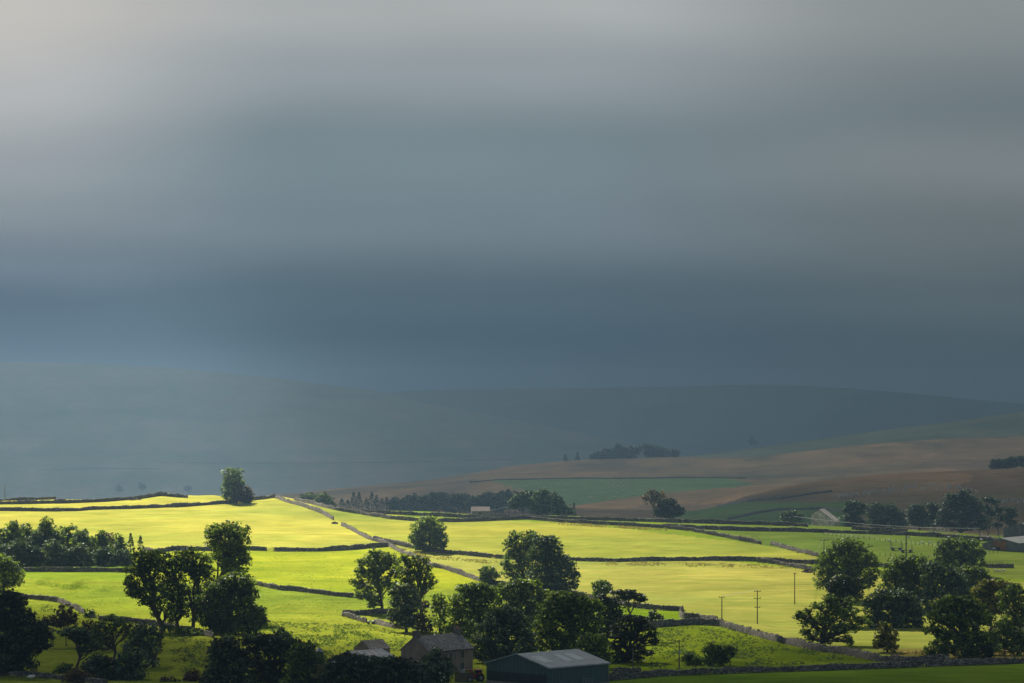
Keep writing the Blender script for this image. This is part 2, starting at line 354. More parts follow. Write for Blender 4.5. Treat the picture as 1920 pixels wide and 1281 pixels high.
# ================================================================ SHADE CLOUD DECK (added, unseen; opacity shaped to light and shade the ground)
H = 1720.0
off = np.array([sdir.x / sdir.z * (H + 50), sdir.y / sdir.z * (H + 50)])
xs = np.unique(np.concatenate([np.arange(-9000, -1900, 400.), np.arange(-1900, 300, 22.), np.arange(300, 9001, 400.)]))
ys = np.unique(np.concatenate([np.arange(-2500, 1900, 400.), np.arange(1900, 3700, 22.), np.arange(3700, 12500, 300.)]))
GX, GY = np.meshgrid(xs, ys, indexing='ij')
gx = GX - off[0]; gy = GY - off[1]              # the ground each part of the deck shades
gpx = 960 + F * gx / np.maximum(gy, 50)
nse = vnoise(gx, gy, 230, 21) * 1.0 + vnoise(gx, gy, 90, 22) * 0.5
def sm(a, b, x): t = np.clip((x - a) / (b - a), 0, 1); return t * t * (3 - 2 * t)
# gap shaped for sunlight in the unseen cloud over the near fields
n_edge = I(gpx, [-500, 100, 320, 450, 900, 1250, 1380, 1450, 1560, 1650, 1920], [930, 925, 885, 800, 780, 765, 775, 808, 815, 785, 765])
T = sm(-25, 45, gy - n_edge + nse * 18)
T *= 1 - sm(0, 260, gy - I(gpx, [-500, 600, 1100, 1500, 1920], [1430, 1425, 1420, 1420, 1380])) * 0.86
T *= I(gpx, [-500, 300, 700, 1000, 1350, 1600, 1800, 2200], [1.0, 1.0, 0.9, 0.76, 0.66, 0.5, 0.42, 0.38])
T *= 1 - .62 * np.exp(-((gy - I(gpx, [1225, 1300, 1350, 1400, 1481, 1590, 1690], [872, 878, 872, 852, 818, 788, 765])) / 26) ** 2) * sm(1200, 1290, gpx) * (1 - sm(1620, 1740, gpx))  # denser strip shaped into the deck to shade the thick wall below
T *= 1 + 0.25 * nse
base = 0.06 + 0.05 * sm(1700, 2000, gy) + 0.04 * vnoise(gx, gy, 900, 23) + 0.10 * sm(1800, 2600, gy)
base = base + (0.50 - base) * sm(1600, 2400, gy) * (1 - sm(300, 750, gpx))
base = np.where(gy > 5000, 0.52 * I(gpx, [-200, 400, 800, 1200, 1900], [1.0, .8, .45, .22, .2]) * (1 - .45 * sm(6500, 8500, gy)), base)
T = np.clip(np.maximum(T, base), 0.03, 1.0)
lump = 60 * vnoise(GX, GY, 700, 24) + 25 * vnoise(GX, GY, 250, 25)
top = np.stack([GX, GY, H + 45 + lump * .6], -1).reshape(-1, 3); bot = np.stack([GX, GY, H - 20 - lump * .3], -1).reshape(-1, 3)
nx_, ny_ = GX.shape; ii = np.arange(nx_ * ny_).reshape(nx_, ny_)
q1 = np.stack([ii[:-1, :-1], ii[1:, :-1], ii[1:, 1:], ii[:-1, 1:]], -1).reshape(-1, 4)
q2 = q1[:, ::-1] + nx_ * ny_
me = np_mesh('cloud', np.concatenate([top, bot]), np.concatenate([q1, q2]), {'thin': np.tile(np.sqrt(T).reshape(-1), 2)}, smooth=True)  # thin: light let through, set by the ground spot it falls on
m, nt = newmat('shade_cloud_veil')
at = N(nt, 'ShaderNodeAttribute', attribute_name='thin')
df = N(nt, 'ShaderNodeBsdfDiffuse'); df.inputs[0].default_value = (.8, .8, .82, 1)
tr = N(nt, 'ShaderNodeBsdfTransparent'); mx = N(nt, 'ShaderNodeMixShader')
L(nt, at.outputs['Fac'], mx.inputs[0]); L(nt, df.outputs[0], mx.inputs[1]); L(nt, tr.outputs[0], mx.inputs[2])
out = N(nt, 'ShaderNodeOutputMaterial'); L(nt, mx.outputs[0], out.inputs[0])
tag(link_mesh('cloud', me, m), kind='structure')

# ================================================================ MATERIALS
def simple(name, c, rough=.8, noise=0.0, scale=3.0, metal=0.0, c2=None):
    m, nt = newmat(name)
    bs = N(nt, 'ShaderNodeBsdfPrincipled', i_Roughness=rough, i_Metallic=metal); bs.inputs['Base Color'].default_value = (*c, 1)
    tcn = N(nt, 'ShaderNodeTexCoord'); n1 = N(nt, 'ShaderNodeTexNoise', i_Scale=scale, i_Detail=5.0, i_Roughness=.65); L(nt, tcn.outputs['Object'], n1.inputs[0])
    c2 = c2 or tuple(x * (1 - noise) for x in c)
    L(nt, ramp(nt, n1.outputs[0], [(0.35, c2), (0.65, c)]), bs.inputs['Base Color'])
    out = N(nt, 'ShaderNodeOutputMaterial'); L(nt, bs.outputs[0], out.inputs[0]); return m
def stone_mat(name, ca, cb, cc_, scale=2.2, squash=(1, 1, 2.0), bump=0.6):
    m, nt = newmat(name)
    geo = N(nt, 'ShaderNodeTexCoord'); mp = N(nt, 'ShaderNodeMapping'); mp.inputs['Scale'].default_value = squash; L(nt, geo.outputs['Object'], mp.inputs[0])
    vo = N(nt, 'ShaderNodeTexVoronoi', i_Scale=scale); L(nt, mp.outputs[0], vo.inputs[0])
    ve = N(nt, 'ShaderNodeTexVoronoi', i_Scale=scale); ve.feature = 'DISTANCE_TO_EDGE'; L(nt, mp.outputs[0], ve.inputs[0])
    sc_ = N(nt, 'ShaderNodeSeparateColor'); L(nt, vo.outputs['Color'], sc_.inputs[0])
    cr_ = ramp(nt, sc_.outputs[0], [(0.0, ca), (0.55, cb), (1.0, cc_)])
    ed = ramp(nt, ve.outputs['Distance'], [(0.0, 0.35), (0.09, 1.0)])
    n1 = N(nt, 'ShaderNodeTexNoise', i_Scale=0.25, i_Detail=4.0); L(nt, geo.outputs['Object'], n1.inputs[0])
    c = mixc(nt, 1.0, cr_, ed, 'MULTIPLY'); c = mixc(nt, 1.0, c, ramp(nt, n1.outputs[0], [(.3, .7), (.7, 1.2)]), 'MULTIPLY')
    bs = N(nt, 'ShaderNodeBsdfPrincipled', i_Roughness=.9); L(nt, c, bs.inputs['Base Color'])
    bp = N(nt, 'ShaderNodeBump', i_Strength=bump, i_Distance=.15); L(nt, ve.outputs['Distance'], bp.inputs['Height']); L(nt, bp.outputs[0], bs.inputs['Normal'])
    out = N(nt, 'ShaderNodeOutputMaterial'); L(nt, bs.outputs[0], out.inputs[0]); return m
M_WALL = stone_mat('dry_stone', (0.04, 0.034, 0.028), (0.10, 0.086, 0.073), (0.29, 0.26, 0.225))
M_HOUSE = stone_mat('house_stone', (0.14, 0.11, 0.09), (0.19, 0.155, 0.125), (0.24, 0.20, 0.165), scale=2.0)
M_BARNST = stone_mat('barn_stone', (0.50, 0.40, 0.29), (0.66, 0.55, 0.42), (0.80, 0.70, 0.56), scale=1.2)
M_SLATE = stone_mat('stone_slate', (0.15, 0.135, 0.125), (0.23, 0.205, 0.19), (0.34, 0.31, 0.29), scale=2.6, squash=(1, 1, 1), bump=.3)
M_BARK = simple('bark', (0.075, 0.058, 0.042), .9, .5, 1.2)
M_BARKL = simple('pale_bark', (0.15, 0.125, 0.09), .9, .5, 1.2)
M_WOOD = simple('weathered_wood', (0.10, 0.075, 0.055), .9, .4, .8)
M_METAL = simple('galvanised', (0.35, 0.37, 0.38), .45, .3, 2.0, .6)
M_DARK = simple('dark_opening', (0.012, 0.012, 0.014), .5)
M_WHITE = simple('white_paint', (0.75, 0.75, 0.73), .5, .15)
M_WIRE = simple('wire', (0.25, 0.25, 0.26), .5)
def leafmat(name, c, hue2, trans=.4):
    m, nt = newmat(name)
    at = N(nt, 'ShaderNodeAttribute', attribute_name='var')
    cr_ = ramp(nt, at.outputs['Fac'], [(0.1, tuple(x * .35 for x in c)), (0.5, c), (0.95, tuple(x * 1.25 for x in hue2))])
    d = N(nt, 'ShaderNodeBsdfDiffuse'); L(nt, cr_, d.inputs[0])
    t = N(nt, 'ShaderNodeBsdfTranslucent'); L(nt, mixc(nt, 1.0, cr_, (1.3, 1.5, 0.5), 'MULTIPLY'), t.inputs[0])
    g = N(nt, 'ShaderNodeBsdfGlossy', i_Roughness=.5); g.inputs[0].default_value = (.9, .95, 1, 1)
    mx = N(nt, 'ShaderNodeMixShader'); mx.inputs[0].default_value = trans; L(nt, d.outputs[0], mx.inputs[1]); L(nt, t.outputs[0], mx.inputs[2])
    m2 = N(nt, 'ShaderNodeMixShader'); m2.inputs[0].default_value = .03; L(nt, mx.outputs[0], m2.inputs[1]); L(nt, g.outputs[0], m2.inputs[2])
    out = N(nt, 'ShaderNodeOutputMaterial'); L(nt, m2.outputs[0], out.inputs[0]); return m
LM = {
 'd': leafmat('leaf_dark', (0.085, 0.125, 0.028), (0.19, 0.23, 0.042)),
 'm': leafmat('leaf_mid', (0.115, 0.165, 0.032), (0.24, 0.28, 0.05)),
 'l': leafmat('leaf_light', (0.11, 0.16, 0.045), (0.19, 0.25, 0.07)),
 'y': leafmat('leaf_yellowing', (0.12, 0.12, 0.02), (0.24, 0.21, 0.035)),
 'r': leafmat('leaf_russet', (0.065, 0.042, 0.02), (0.12, 0.07, 0.03)),
 'b': leafmat('leaf_bluegreen', (0.06, 0.098, 0.042), (0.12, 0.17, 0.07), .15),
 's': leafmat('leaf_silver', (0.09, 0.125, 0.06), (0.19, 0.225, 0.13), .2),
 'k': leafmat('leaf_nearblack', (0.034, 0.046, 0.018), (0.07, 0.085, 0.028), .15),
}

# ================================================================ DRY STONE WALLS
def resample(pts, step):
    out = [pts[0]]
    for a, b in zip(pts[:-1], pts[1:]):
        d = (b - a).length; n = max(1, int(round(d / step)))
        for i in range(1, n + 1): out.append(a.lerp(b, i / n))
    return out
def wall(pts, label, h=1.45, wd=0.6, name='dry_stone_wall', group='dry stone walls between the fields', step=0.55, seed=0):
    P3 = []
    dense = []
    for a, b in zip(pts[:-1], pts[1:]):
        n = max(2, int(abs(b[0] - a[0]) / 4) + 1)
        for i in range(n):
            t = i / n; dense.append(tuple(a[k] + (b[k] - a[k]) * t for k in range(len(a))))
    dense.append(pts[-1])
    Ys = [(p[2] if len(p) > 2 else hit(p[0], p[1])) for p in dense]
    # even out the distances a little so the wall runs straight over bumps
    Ys = np.array(Ys); 
    if len(Ys) > 4:
        kk = np.array([1, 2, 3, 2, 1.]); kk /= kk.sum(); Ys = np.convolve(np.pad(Ys, 2, mode='edge'), kk, 'valid')
    pts3 = [PW(p[0], float(y)) for p, y in zip(dense, Ys)]
    q = resample(pts3, step)
    r = np.random.default_rng(abs(seed + int(pts[0][0]) * 7 + int(pts[0][1]) + int(pts[-1][0])))
    n = len(q); org = q[0].copy()
    prof = [(-.5, -0.6), (-.5, 0.0), (-.44, .35), (-.38, .68), (-.30, .90), (-.22, 1.0), (.22, 1.0), (.30, .90), (.38, .68), (.44, .35), (.5, 0.0), (.5, -.6)]
    m_ = len(prof); V = np.zeros((n, m_, 3)); VA = np.zeros((n, m_))
    hv = h * (1 + 0.10 * np.convolve(r.standard_normal(n + 8), np.ones(9) / 3, 'valid'))
    prev = 0
    for i, p in enumerate(q):
        d = q[min(i + 1, n - 1)] - q[max(i - 1, 0)]; d.z = 0; d.normalize(); s = Vector((d.y, -d.x, 0))
        u = 960 + F * p.x / p.y; zz = gz(u, p.y)
        cope = r.uniform(-.11, .11)
        for k_, (a, b) in enumerate(prof):
            jit = r.normal(0, .032, 3) if 0 < k_ < m_ - 1 else np.zeros(3)
            z = b * hv[i] if b >= 0 else b
            if k_ in (4, 5, 6, 7): z += cope
            V[i, k_] = (p.x - org.x + s.x * a * wd + jit[0], p.y - org.y + s.y * a * wd + jit[1], zz - org.z + z + jit[2])
    ids = np.arange(n * m_).reshape(n, m_)
    Qs = np.stack([ids[:-1, :-1], ids[1:, :-1], ids[1:, 1:], ids[:-1, 1:]], -1).reshape(-1, 4)
    # closed ends
    ends = []
    for e in (0, n - 1):
        for k_ in range(m_ // 2 - 1): ends.append((ids[e, k_], ids[e, k_ + 1], ids[e, m_ - 2 - k_], ids[e, m_ - 1 - k_]))
    Qs = np.concatenate([Qs, np.array(ends)])
    # single coping stones standing on edge
    cv = []; cf = []
    bi = n * m_
    for i in range(0, n - 1):
        if r.random() < .55:
            p = q[i].lerp(q[i + 1], r.random()); d = q[i + 1] - q[i]
            if d.length < 1e-4: continue
            d.z = 0; d.normalize(); s = Vector((d.y, -d.x, 0)); u = 960 + F * p.x / p.y; zz = gz(u, p.y) + hv[i] - .06
            L_, W_, H_ = r.uniform(.1, .24), r.uniform(.16, .28), r.uniform(.10, .26)
            for a in (-1, 1):
                for b in (-1, 1):
                    for c in (0, 1):
                        g_ = p + d * (a * L_) + s * (b * W_ * (1 - .3 * c))
                        cv.append((g_.x - org.x + r.normal(0, .03), g_.y - org.y + r.normal(0, .03), zz - org.z + c * H_ + r.normal(0, .03)))
            b0 = bi + len(cv) - 8
            cf += [(b0, b0 + 1, b0 + 3, b0 + 2), (b0 + 4, b0 + 6, b0 + 7, b0 + 5), (b0, b0 + 4, b0 + 5, b0 + 1), (b0 + 2, b0 + 3, b0 + 7, b0 + 6), (b0 + 1, b0 + 5, b0 + 7, b0 + 3)]
    Vf = V.reshape(-1, 3)
    if cv: Vf = np.concatenate([Vf, np.array(cv)]); Qs = np.concatenate([Qs, np.array(cf)])
    me = np_mesh(name, Vf, Qs)
    o = link_mesh(name, me, M_WALL, None, org); tag(o, label, 'stone wall', group, 'thing')
    return o
# ================================================================ WALLS DATA
WALLS = [
 ([(-60, 0, 1415), (50, 0, 1412), (105, 0, 1408)], 'short stone wall on the skyline beside the thin far left pole'),
 ([(-60, 948), (0, 946), (125, 944), (200, 941), (262, 936), (300, 930), (335, 933), (352, 934)], 'skyline stone wall climbing over a small stony mound near the lone hilltop tree'),
 ([(-60, 959), (0, 958), (100, 959), (150, 958), (168, 956), (250, 954), (350, 950), (430, 944), (446, 943)], 'long stone wall across the bright upper left field, ending under the lone hilltop tree'),
 ([(478, 938), (498, 936), (516, 933)], 'short stone wall from the lone hilltop tree to the peak of the field'),
 ([(517, 934), (540, 943), (565, 949), (590, 958), (610, 966), (625, 976)], 'stone wall running down from the hill peak to a broken end above the gap'),
 ([(640, 985), (655, 992), (675, 1003), (692, 1012), (712, 1017), (730, 1024), (748, 1035), (777, 1046), (805, 1062), (832, 1067), (862, 1077), (890, 1087), (915, 1095), (948, 1099), (1010, 1106), (1062, 1114), (1112, 1124), (1167, 1136), (1200, 1141), (1240, 1144), (1280, 1146)], 'long crooked stone wall zigzagging down from the gap past the pair of large trees'),
 ([(700, 1012), (735, 1020), (772, 1028), (805, 1034), (840, 1038), (920, 1046), (960, 1049), (1082, 1052), (1150, 1054), (1225, 1052), (1340, 1051), (1440, 1053), (1540, 1059), (1640, 1063), (1690, 1064)], 'very long stone wall behind the single round tree, between two pale fields'),
 ([(1420, 1054), (1461, 1059), (1500, 1066), (1530, 1072)], 'stone wall branching off the long middle wall towards the oak on the right'),
 ([(514, 1034), (600, 1034), (660, 1031), (700, 1027), (728, 1025)], 'straight stone wall right of the small field gate on the bright hill'),
 ([(499, 1033), (460, 1032), (400, 1033), (330, 1032), (290, 1037), (268, 1032)], 'stone wall left of the small field gate, half hidden by the tall tree'),
 ([(20, 1072), (120, 1072), (200, 1072), (262, 1074)], 'stone wall along the foot of the dense copse on the left'),
 ([(452, 1092), (490, 1099), (527, 1107), (552, 1108), (615, 1116), (665, 1121), (700, 1124)], 'low dark stone wall from the tallest tree to the broad tree by the sheepfold'),
 ([(642, 1154), (665, 1154), (715, 1151), (740, 1152)], 'back wall of the small stone sheepfold above the farm'),
 ([(642, 1155), (660, 1160), (687, 1168)], 'front left wall of the small stone sheepfold, left of its opening'),
 ([(701, 1169), (720, 1174), (742, 1179), (762, 1180)], 'front right wall of the small stone sheepfold, right of its opening'),
 ([(10, 1118), (42, 1121), (83, 1126), (108, 1129), (133, 1139), (150, 1147), (159, 1152)], 'curving stone wall sweeping down to the metal gate at the lower left'),
 ([(186, 1163), (220, 1166), (250, 1168), (292, 1173), (313, 1177), (350, 1184), (400, 1196)], 'dark stone wall right of the metal gate, running under the big tree group'),
 ([(1195, 1174), (1225, 1176), (1262, 1173), (1300, 1171), (1350, 1174), (1400, 1188), (1440, 1199), (1481, 1209), (1535, 1221), (1590, 1229), (1644, 1240), (1690, 1245), (1740, 1243), (1780, 1242)], 'thick shadowed stone wall curving over the knoll under the gnarled tree'),
 ([(1280, 1147), (1276, 1153), (1277, 1159), (1310, 1162), (1345, 1170)], 'kinked end of stone wall joining the thick shadowed wall near the short pole'),
 ([(1040, 1283), (1060, 1281), (1150, 1276), (1245, 1268), (1320, 1265), (1400, 1262), (1540, 1258), (1671, 1253), (1800, 1248), (1920, 1244), (2100, 1240)], 'lowest stone wall, running from the big green barn along the bottom field'),
 ([(1149, 1265), (1175, 1263), (1202, 1262)], 'short low stone wall beside the right end of the big green barn'),
 ([(552, 938), (590, 947), (630, 957), (690, 967), (735, 974), (775, 977), (850, 979), (915, 977), (987, 974), (1025, 977), (1075, 981), (1150, 985), (1250, 991), (1300, 997), (1350, 1006), (1395, 1015), (1427, 1021)], 'very long stone wall falling from behind the hill peak to a pale hay rack'),
 ([(640, 959), (720, 964), (815, 968), (900, 973), (945, 971), (1025, 973), (1125, 976), (1225, 979), (1300, 981), (1375, 983), (1461, 986), (1515, 988)], 'long skyline stone wall passing below the small bare dead tree'),
 ([(1242, 989), (1375, 995), (1485, 997), (1582, 1000), (1702, 1004), (1793, 1010), (1870, 1016), (1920, 1021), (2050, 1028)], 'stone wall in front of the little stone field barn, running to the right edge'),
 ([(1445, 1021), (1470, 1028), (1500, 1036), (1538, 1045)], 'short sloping stone wall right of the gap, beside the white water trough'),
 ([(1597, 993), (1640, 996), (1702, 999)], 'ragged tumbled stone wall right of the little stone field barn'),
 ([(1838, 1008), (1866, 1016), (1900, 1025)], 'short stone wall leading down to the farm sheds at the right edge'),
 ([(1849, 1065), (1875, 1065), (1901, 1065)], 'stone yard wall in front of the rusty farm sheds at the right edge'),
 ([(-20, 1266), (60, 1269), (110, 1274), (150, 1279), (200, 1284)], 'dark stone wall in the very bottom left corner'),
]
for pts, lab in WALLS: wall(pts, lab, h=1.0 if pts[0][0] == -20 else (1.75 if 'thick' in lab else 1.36), wd=.75 if 'thick' in lab else .6)
for pts, lab in [
 ([(880, 0, 3260), (1000, 0, 3290), (1150, 0, 3295), (1400, 0, 3290)], 'straight hazy wall along the top of the distant sheep pasture'),
 ([(1365, 975), (1425, 962), (1460, 957), (1540, 955), (1585, 962)], 'hazy wall looping round the green fields behind the stone field barn'),
 ([(1345, 0, 2040), (1400, 0, 1960), (1460, 0, 1930), (1560, 0, 1950)], 'hazy wall between the upper green field and the brown moor'),
 ([(640, 838), (660, 860), (672, 880), (690, 895), (694, 912)], 'faint wall bending down the blue far fell towards the conifer belt'),
 ([(300, 868), (480, 869), (660, 868), (820, 866), (960, 862)], 'faint level wall high across the blue far fell'),
 ([(80, 882), (180, 878), (300, 880)], 'faint wall on the left of the blue far fell'),
 ([(212, 862), (214, 880), (214, 925)], 'faint wall dropping straight down the blue far fell at the left'),
 ([(1420, 838), (1330, 842), (1240, 835), (1225, 820)], 'faint curved wall on the far fell right of the pine plantation')]:
    wall(pts, lab, wd=.7, step=2.5, h=.9 if len(pts[0]) < 3 and pts[0][0] < 1340 or pts[0][1] == 838 else 1.25, group='hazy walls on the distant hills')

# ================================================================ TREES
ORD = ['first', 'second', 'third', 'fourth', 'fifth', 'sixth', 'seventh', 'eighth', 'ninth', 'tenth', 'eleventh', 'twelfth', 'thirteenth', 'fourteenth', 'fifteenth', 'sixteenth', 'seventeenth', 'eighteenth', 'nineteenth', 'twentieth', 'twenty-first', 'last']
def tubes_np(segs, n=5):
    """segs: list of (p0, p1, r0, r1) arrays -> verts, quads"""
    V = []; Q = []; b = 0
    ang = np.arange(n) * 2 * np.pi / n
    for p0, p1, r0, r1 in segs:
        d = p1 - p0; l = np.linalg.norm(d)
        if l < 1e-4: continue
        d = d / l; ref = np.array([0, 0, 1.]) if abs(d[2]) < .9 else np.array([1., 0, 0])
        a = np.cross(d, ref); a /= np.linalg.norm(a); c = np.cross(d, a)
        ring = np.outer(np.cos(ang), a) + np.outer(np.sin(ang), c)
        V.append(p0 + ring * r0); V.append(p1 + ring * r1)
        for k in range(n): Q.append((b + k, b + (k + 1) % n, b + n + (k + 1) % n, b + n + k))
        b += 2 * n
    return np.concatenate(V), np.array(Q)
def limb(segs, p0, p1, r0, r1, r, nseg=4, wob=.08, sag=0.0):
    """a bending, tapering branch"""
    L_ = np.linalg.norm(p1 - p0); pts = [p0]
    for i in range(1, nseg + 1):
        t = i / nseg
        q = p0 + (p1 - p0) * t + (r.normal(0, 1, 3) * wob * L_ * (0 if i == nseg else 1) * .5) + np.array([0, 0, sag * L_ * math.sin(math.pi * t)])
        pts.append(q)
    for i in range(nseg):
        a = r0 + (r1 - r0) * i / nseg; b = r0 + (r1 - r0) * (i + 1) / nseg
        segs.append((pts[i], pts[i + 1], a, b))
    return pts
def quads(P, s, r, flat=0.0, Nrm=None):
    """leaf clusters: irregular 4-gons around points P with size s"""
    n = len(P)
    nr = r.normal(0, 1, (n, 3))
    if Nrm is not None: nr = nr * .8 + Nrm
    nr[:, 2] += flat * np.sign(nr[:, 2] + 1e-3)
    nr /= np.linalg.norm(nr, axis=1, keepdims=True)
    ref = r.normal(0, 1, (n, 3)); a = np.cross(nr, ref); a /= np.linalg.norm(a, axis=1, keepdims=True); c = np.cross(nr, a)
    sz = (s * r.uniform(.55, 1.25, n))[:, None]; el = r.uniform(.45, .95, n)[:, None]
    o = [P + a * sz, P + c * sz * el, P - a * sz * r.uniform(.6, 1.0, n)[:, None], P - c * sz * el + nr * sz * .25]
    V = np.stack(o, 1).reshape(-1, 3); Q = np.arange(4 * n).reshape(n, 4)
    return V, Q
TREES = []
def down(bl, d): return [(b[0], b[1] + d) + tuple(b[2:]) for b in bl]
def tree(name, label, base, blobs, leaf='m', kind='b', cat='tree', group=None, dens=1.0, Y=None, trunk_r=None, bark=None, leafs=None, clump=None, fork=None, lean=0.0, seed=None):
    """base (px, py) of the trunk foot; blobs (px, py, rx, ry[, depth offset]) of the crown seen from the camera's hill"""
    r = np.random.default_rng(seed if seed is not None else int(base[0] * 13 + base[1] * 7))
    if Y is None: Y = hit(*base)
    s = Y / F
    org = np.array(PW(base[0], Y)); 
    root = empty(name, org.tolist(), label, cat, group)
    top = min(b[1] - b[3] for b in blobs); ht = (base[1] - top) * s
    def W(px, py, dy=0.0): return np.array([Xw(px, Y) - org[0], dy, Zw(py, Y) - org[2]])
    segs = []
    if trunk_r is None: trunk_r = max(.12, ht * .024)
    ls = leafs or float(np.clip(.22 + s * 1.15, .3, .9))
    Cs = []; Bs = []
    for bi_, b in enumerate(blobs):
        rx, rz = b[2] * s * (1.15 if dens >= 1.0 else 1.07), b[3] * s * (1.13 if dens >= 1.0 else 1.08); ryd = min(max(rx, rz) * .85, max(rx, rz)); dy = (b[4] if len(b) > 4 else r.uniform(-.35, .35) * ryd)
        c = W(b[0], b[1], dy)
        Bs.append((c, rx, ryd, rz))
        cr = clump or float(np.clip(.16 * math.sqrt(rx * rz) + .36, .45, 1.25))
        area = (rx * rz + rx * ryd + rz * ryd) / 3
        n = int(np.clip(5.3 * area / (cr * cr) * dens, 6, 420))
        d = r.normal(0, 1, (n, 3)); d /= np.linalg.norm(d, axis=1, keepdims=True)
        rad = r.uniform(0.12, 1.0, n) ** .42
        P = c + d * rad[:, None] * np.array([max(rx - cr * .2, rx * .5), max(ryd - cr * .2, ryd * .5), max(rz - cr * .15, rz * .5)])
        P += r.normal(0, .10, (n, 3)) * np.array([rx, ryd, rz])
        Cs.append((P, d, rad, cr))
    # trunk to the crown
    cen = np.mean([b[0] for b in Bs], axis=0)
    if kind != 's':
        tt = cen.copy(); hi = max(b[0][2] + b[3] * .3 for b in Bs)
        tt[2] = max(tt[2], hi * .72); tt[0] = tt[0] * .8
        if kind == 'c': tt = np.array([0, 0, ht * .97])
        tp = limb(segs, np.array([0, 0, -.5]), tt, trunk_r, trunk_r * .25, r, 6, .06)
        segs.append((np.array([0, 0, -.6]), np.array([0, 0, .7]), trunk_r * 1.7, trunk_r * 1.0))
    else:
        tp = [np.array([0, 0, -.3]), cen * .4]
        for _ in range(4): limb(segs, np.array([r.normal(0, .2), r.normal(0, .2), -.3]), cen + r.normal(0, .3, 3) * np.array([Bs[0][1], Bs[0][2], Bs[0][3]]), .09, .03, r, 3)
    lowest = min(b[0][2] - b[3] for b in Bs)
    for (c, rx, ryd, rz), (P, d, rad, cr) in zip(Bs, Cs):
        if kind in ('b', 'p', 'd'):
            hs = np.clip((c[2] - rz * .6) * r.uniform(.55, .85), .15 * ht, .8 * ht)
            k_ = int(np.clip(hs / max(tp[-1][2], .1) * (len(tp) - 1), 1, len(tp) - 1)); st = tp[k_]
            lp = limb(segs, st, c, trunk_r * .5, trunk_r * .2, r, 4, .10, .06)
            nb = min(len(P), 16 if kind != 'd' else 30)
            for i in r.choice(len(P), nb, replace=False):
                s0 = lp[r.integers(1, len(lp))]; limb(segs, s0, P[i], trunk_r * .20, .03, r, 3, .12, .04)
    if segs:
        V, Q = tubes_np(segs, 6 if s < .2 else 4)
        link_mesh('trunk', np_mesh('trunk', V, Q, smooth=True), bark or M_BARK, root)
    # foliage
    LP = []; LV = []; LN = []
    for (P, d, rad, cr), (c, rx, ryd, rz) in zip(Cs, Bs):
        fl = {'p': .40, 'c': .5}.get(kind, .72)
        per = int(np.clip(2.7 * (cr / ls) ** 2 * (1.0 if kind != 'd' else .25) * (1.0), 6, 80))
        n = len(P)
        dd = r.normal(0, 1, (n, per, 3)); dd /= np.linalg.norm(dd, axis=2, keepdims=True)
        q = P[:, None, :] + dd * (r.uniform(.2, 1, (n, per, 1)) ** .6) * cr * r.uniform(.7, 1.3, (n, 1, 1)) * np.array([1.15, 1.15, fl])
        LP.append(q.reshape(-1, 3)); tone = np.clip(r.normal(.45, .27, n), 0, 1)
        LV.append(np.clip(np.repeat(tone, per) + r.normal(0, .12, n * per), 0, 1))
        LN.append((dd + np.array([0, 0, .35])).reshape(-1, 3))
    LP = np.concatenate(LP); LV = np.concatenate(LV); LN = np.concatenate(LN)
    keep = LP[:, 2] > .05; LP, LV, LN = LP[keep], LV[keep], LN[keep]
    V, Q = quads(LP, ls, r, .3 if kind != 'p' else .9, LN)
    me = np_mesh('crown', V, Q, {'var': np.repeat(LV, 4)})
    link_mesh('crown', me, LM[leaf], root)
    TREES.append(root); return root
def conifer(name, label, px, Y, hpx, wpx, leaf='b', group=None, py=None):
    """spire: tiers of drooping boughs"""
    s = Y / F; org = np.array(PW(px, Y)); r = np.random.default_rng(int(px * 31 + Y))
    ht = hpx * s; wd = wpx * s / 2; root = empty(name, org.tolist(), label, 'tree', group)
    segs = [(np.array([0, 0, -.4]), np.array([0, 0, ht * .98]), ht * .018 + .05, .03)]
    n = int(34 * ht); t = r.random(n) ** .8; R_ = wd * (1 - t) ** .85 * (1 + .25 * np.sin(t * 40 + r.random() * 6)) + .12
    a = r.uniform(0, 6.283, n); q = r.uniform(.25, 1, n) ** .5
    P = np.stack([np.cos(a) * R_ * q, np.sin(a) * R_ * q, ht * (.06 + .94 * t) - q * R_ * .25], -1)
    V, Q = tubes_np(segs, 5); link_mesh('trunk', np_mesh('trunk', V, Q), M_BARK, root)
    V, Q = quads(P, max(.38, s * 1.5), r, .5)
    link_mesh('crown', np_mesh('crown', V, Q, {'var': np.repeat(np.clip(r.normal(.45, .25, n), 0, 1), 4)}), LM[leaf], root)
    TREES.append(root); return root
T_ = tree
# ---- hilltop
T_('hilltop_tree', 'lone leafy tree standing on the hilltop wall against the hazy fell', (444, 944), [(437, 890, 16, 12), (431, 902, 13, 10), (446, 903, 12, 10), (433, 916, 16, 12), (432, 930, 14, 11), (441, 925, 12, 14)], 'd', dens=1.1)
T_('thorn_bush', 'round bush leaning against the lone hilltop tree', (458, 944), [(456, 922, 15, 13), (464, 930, 12, 13), (450, 932, 14, 11), (460, 938, 13, 6)], 'r', 's', cat='bush', dens=1.3)
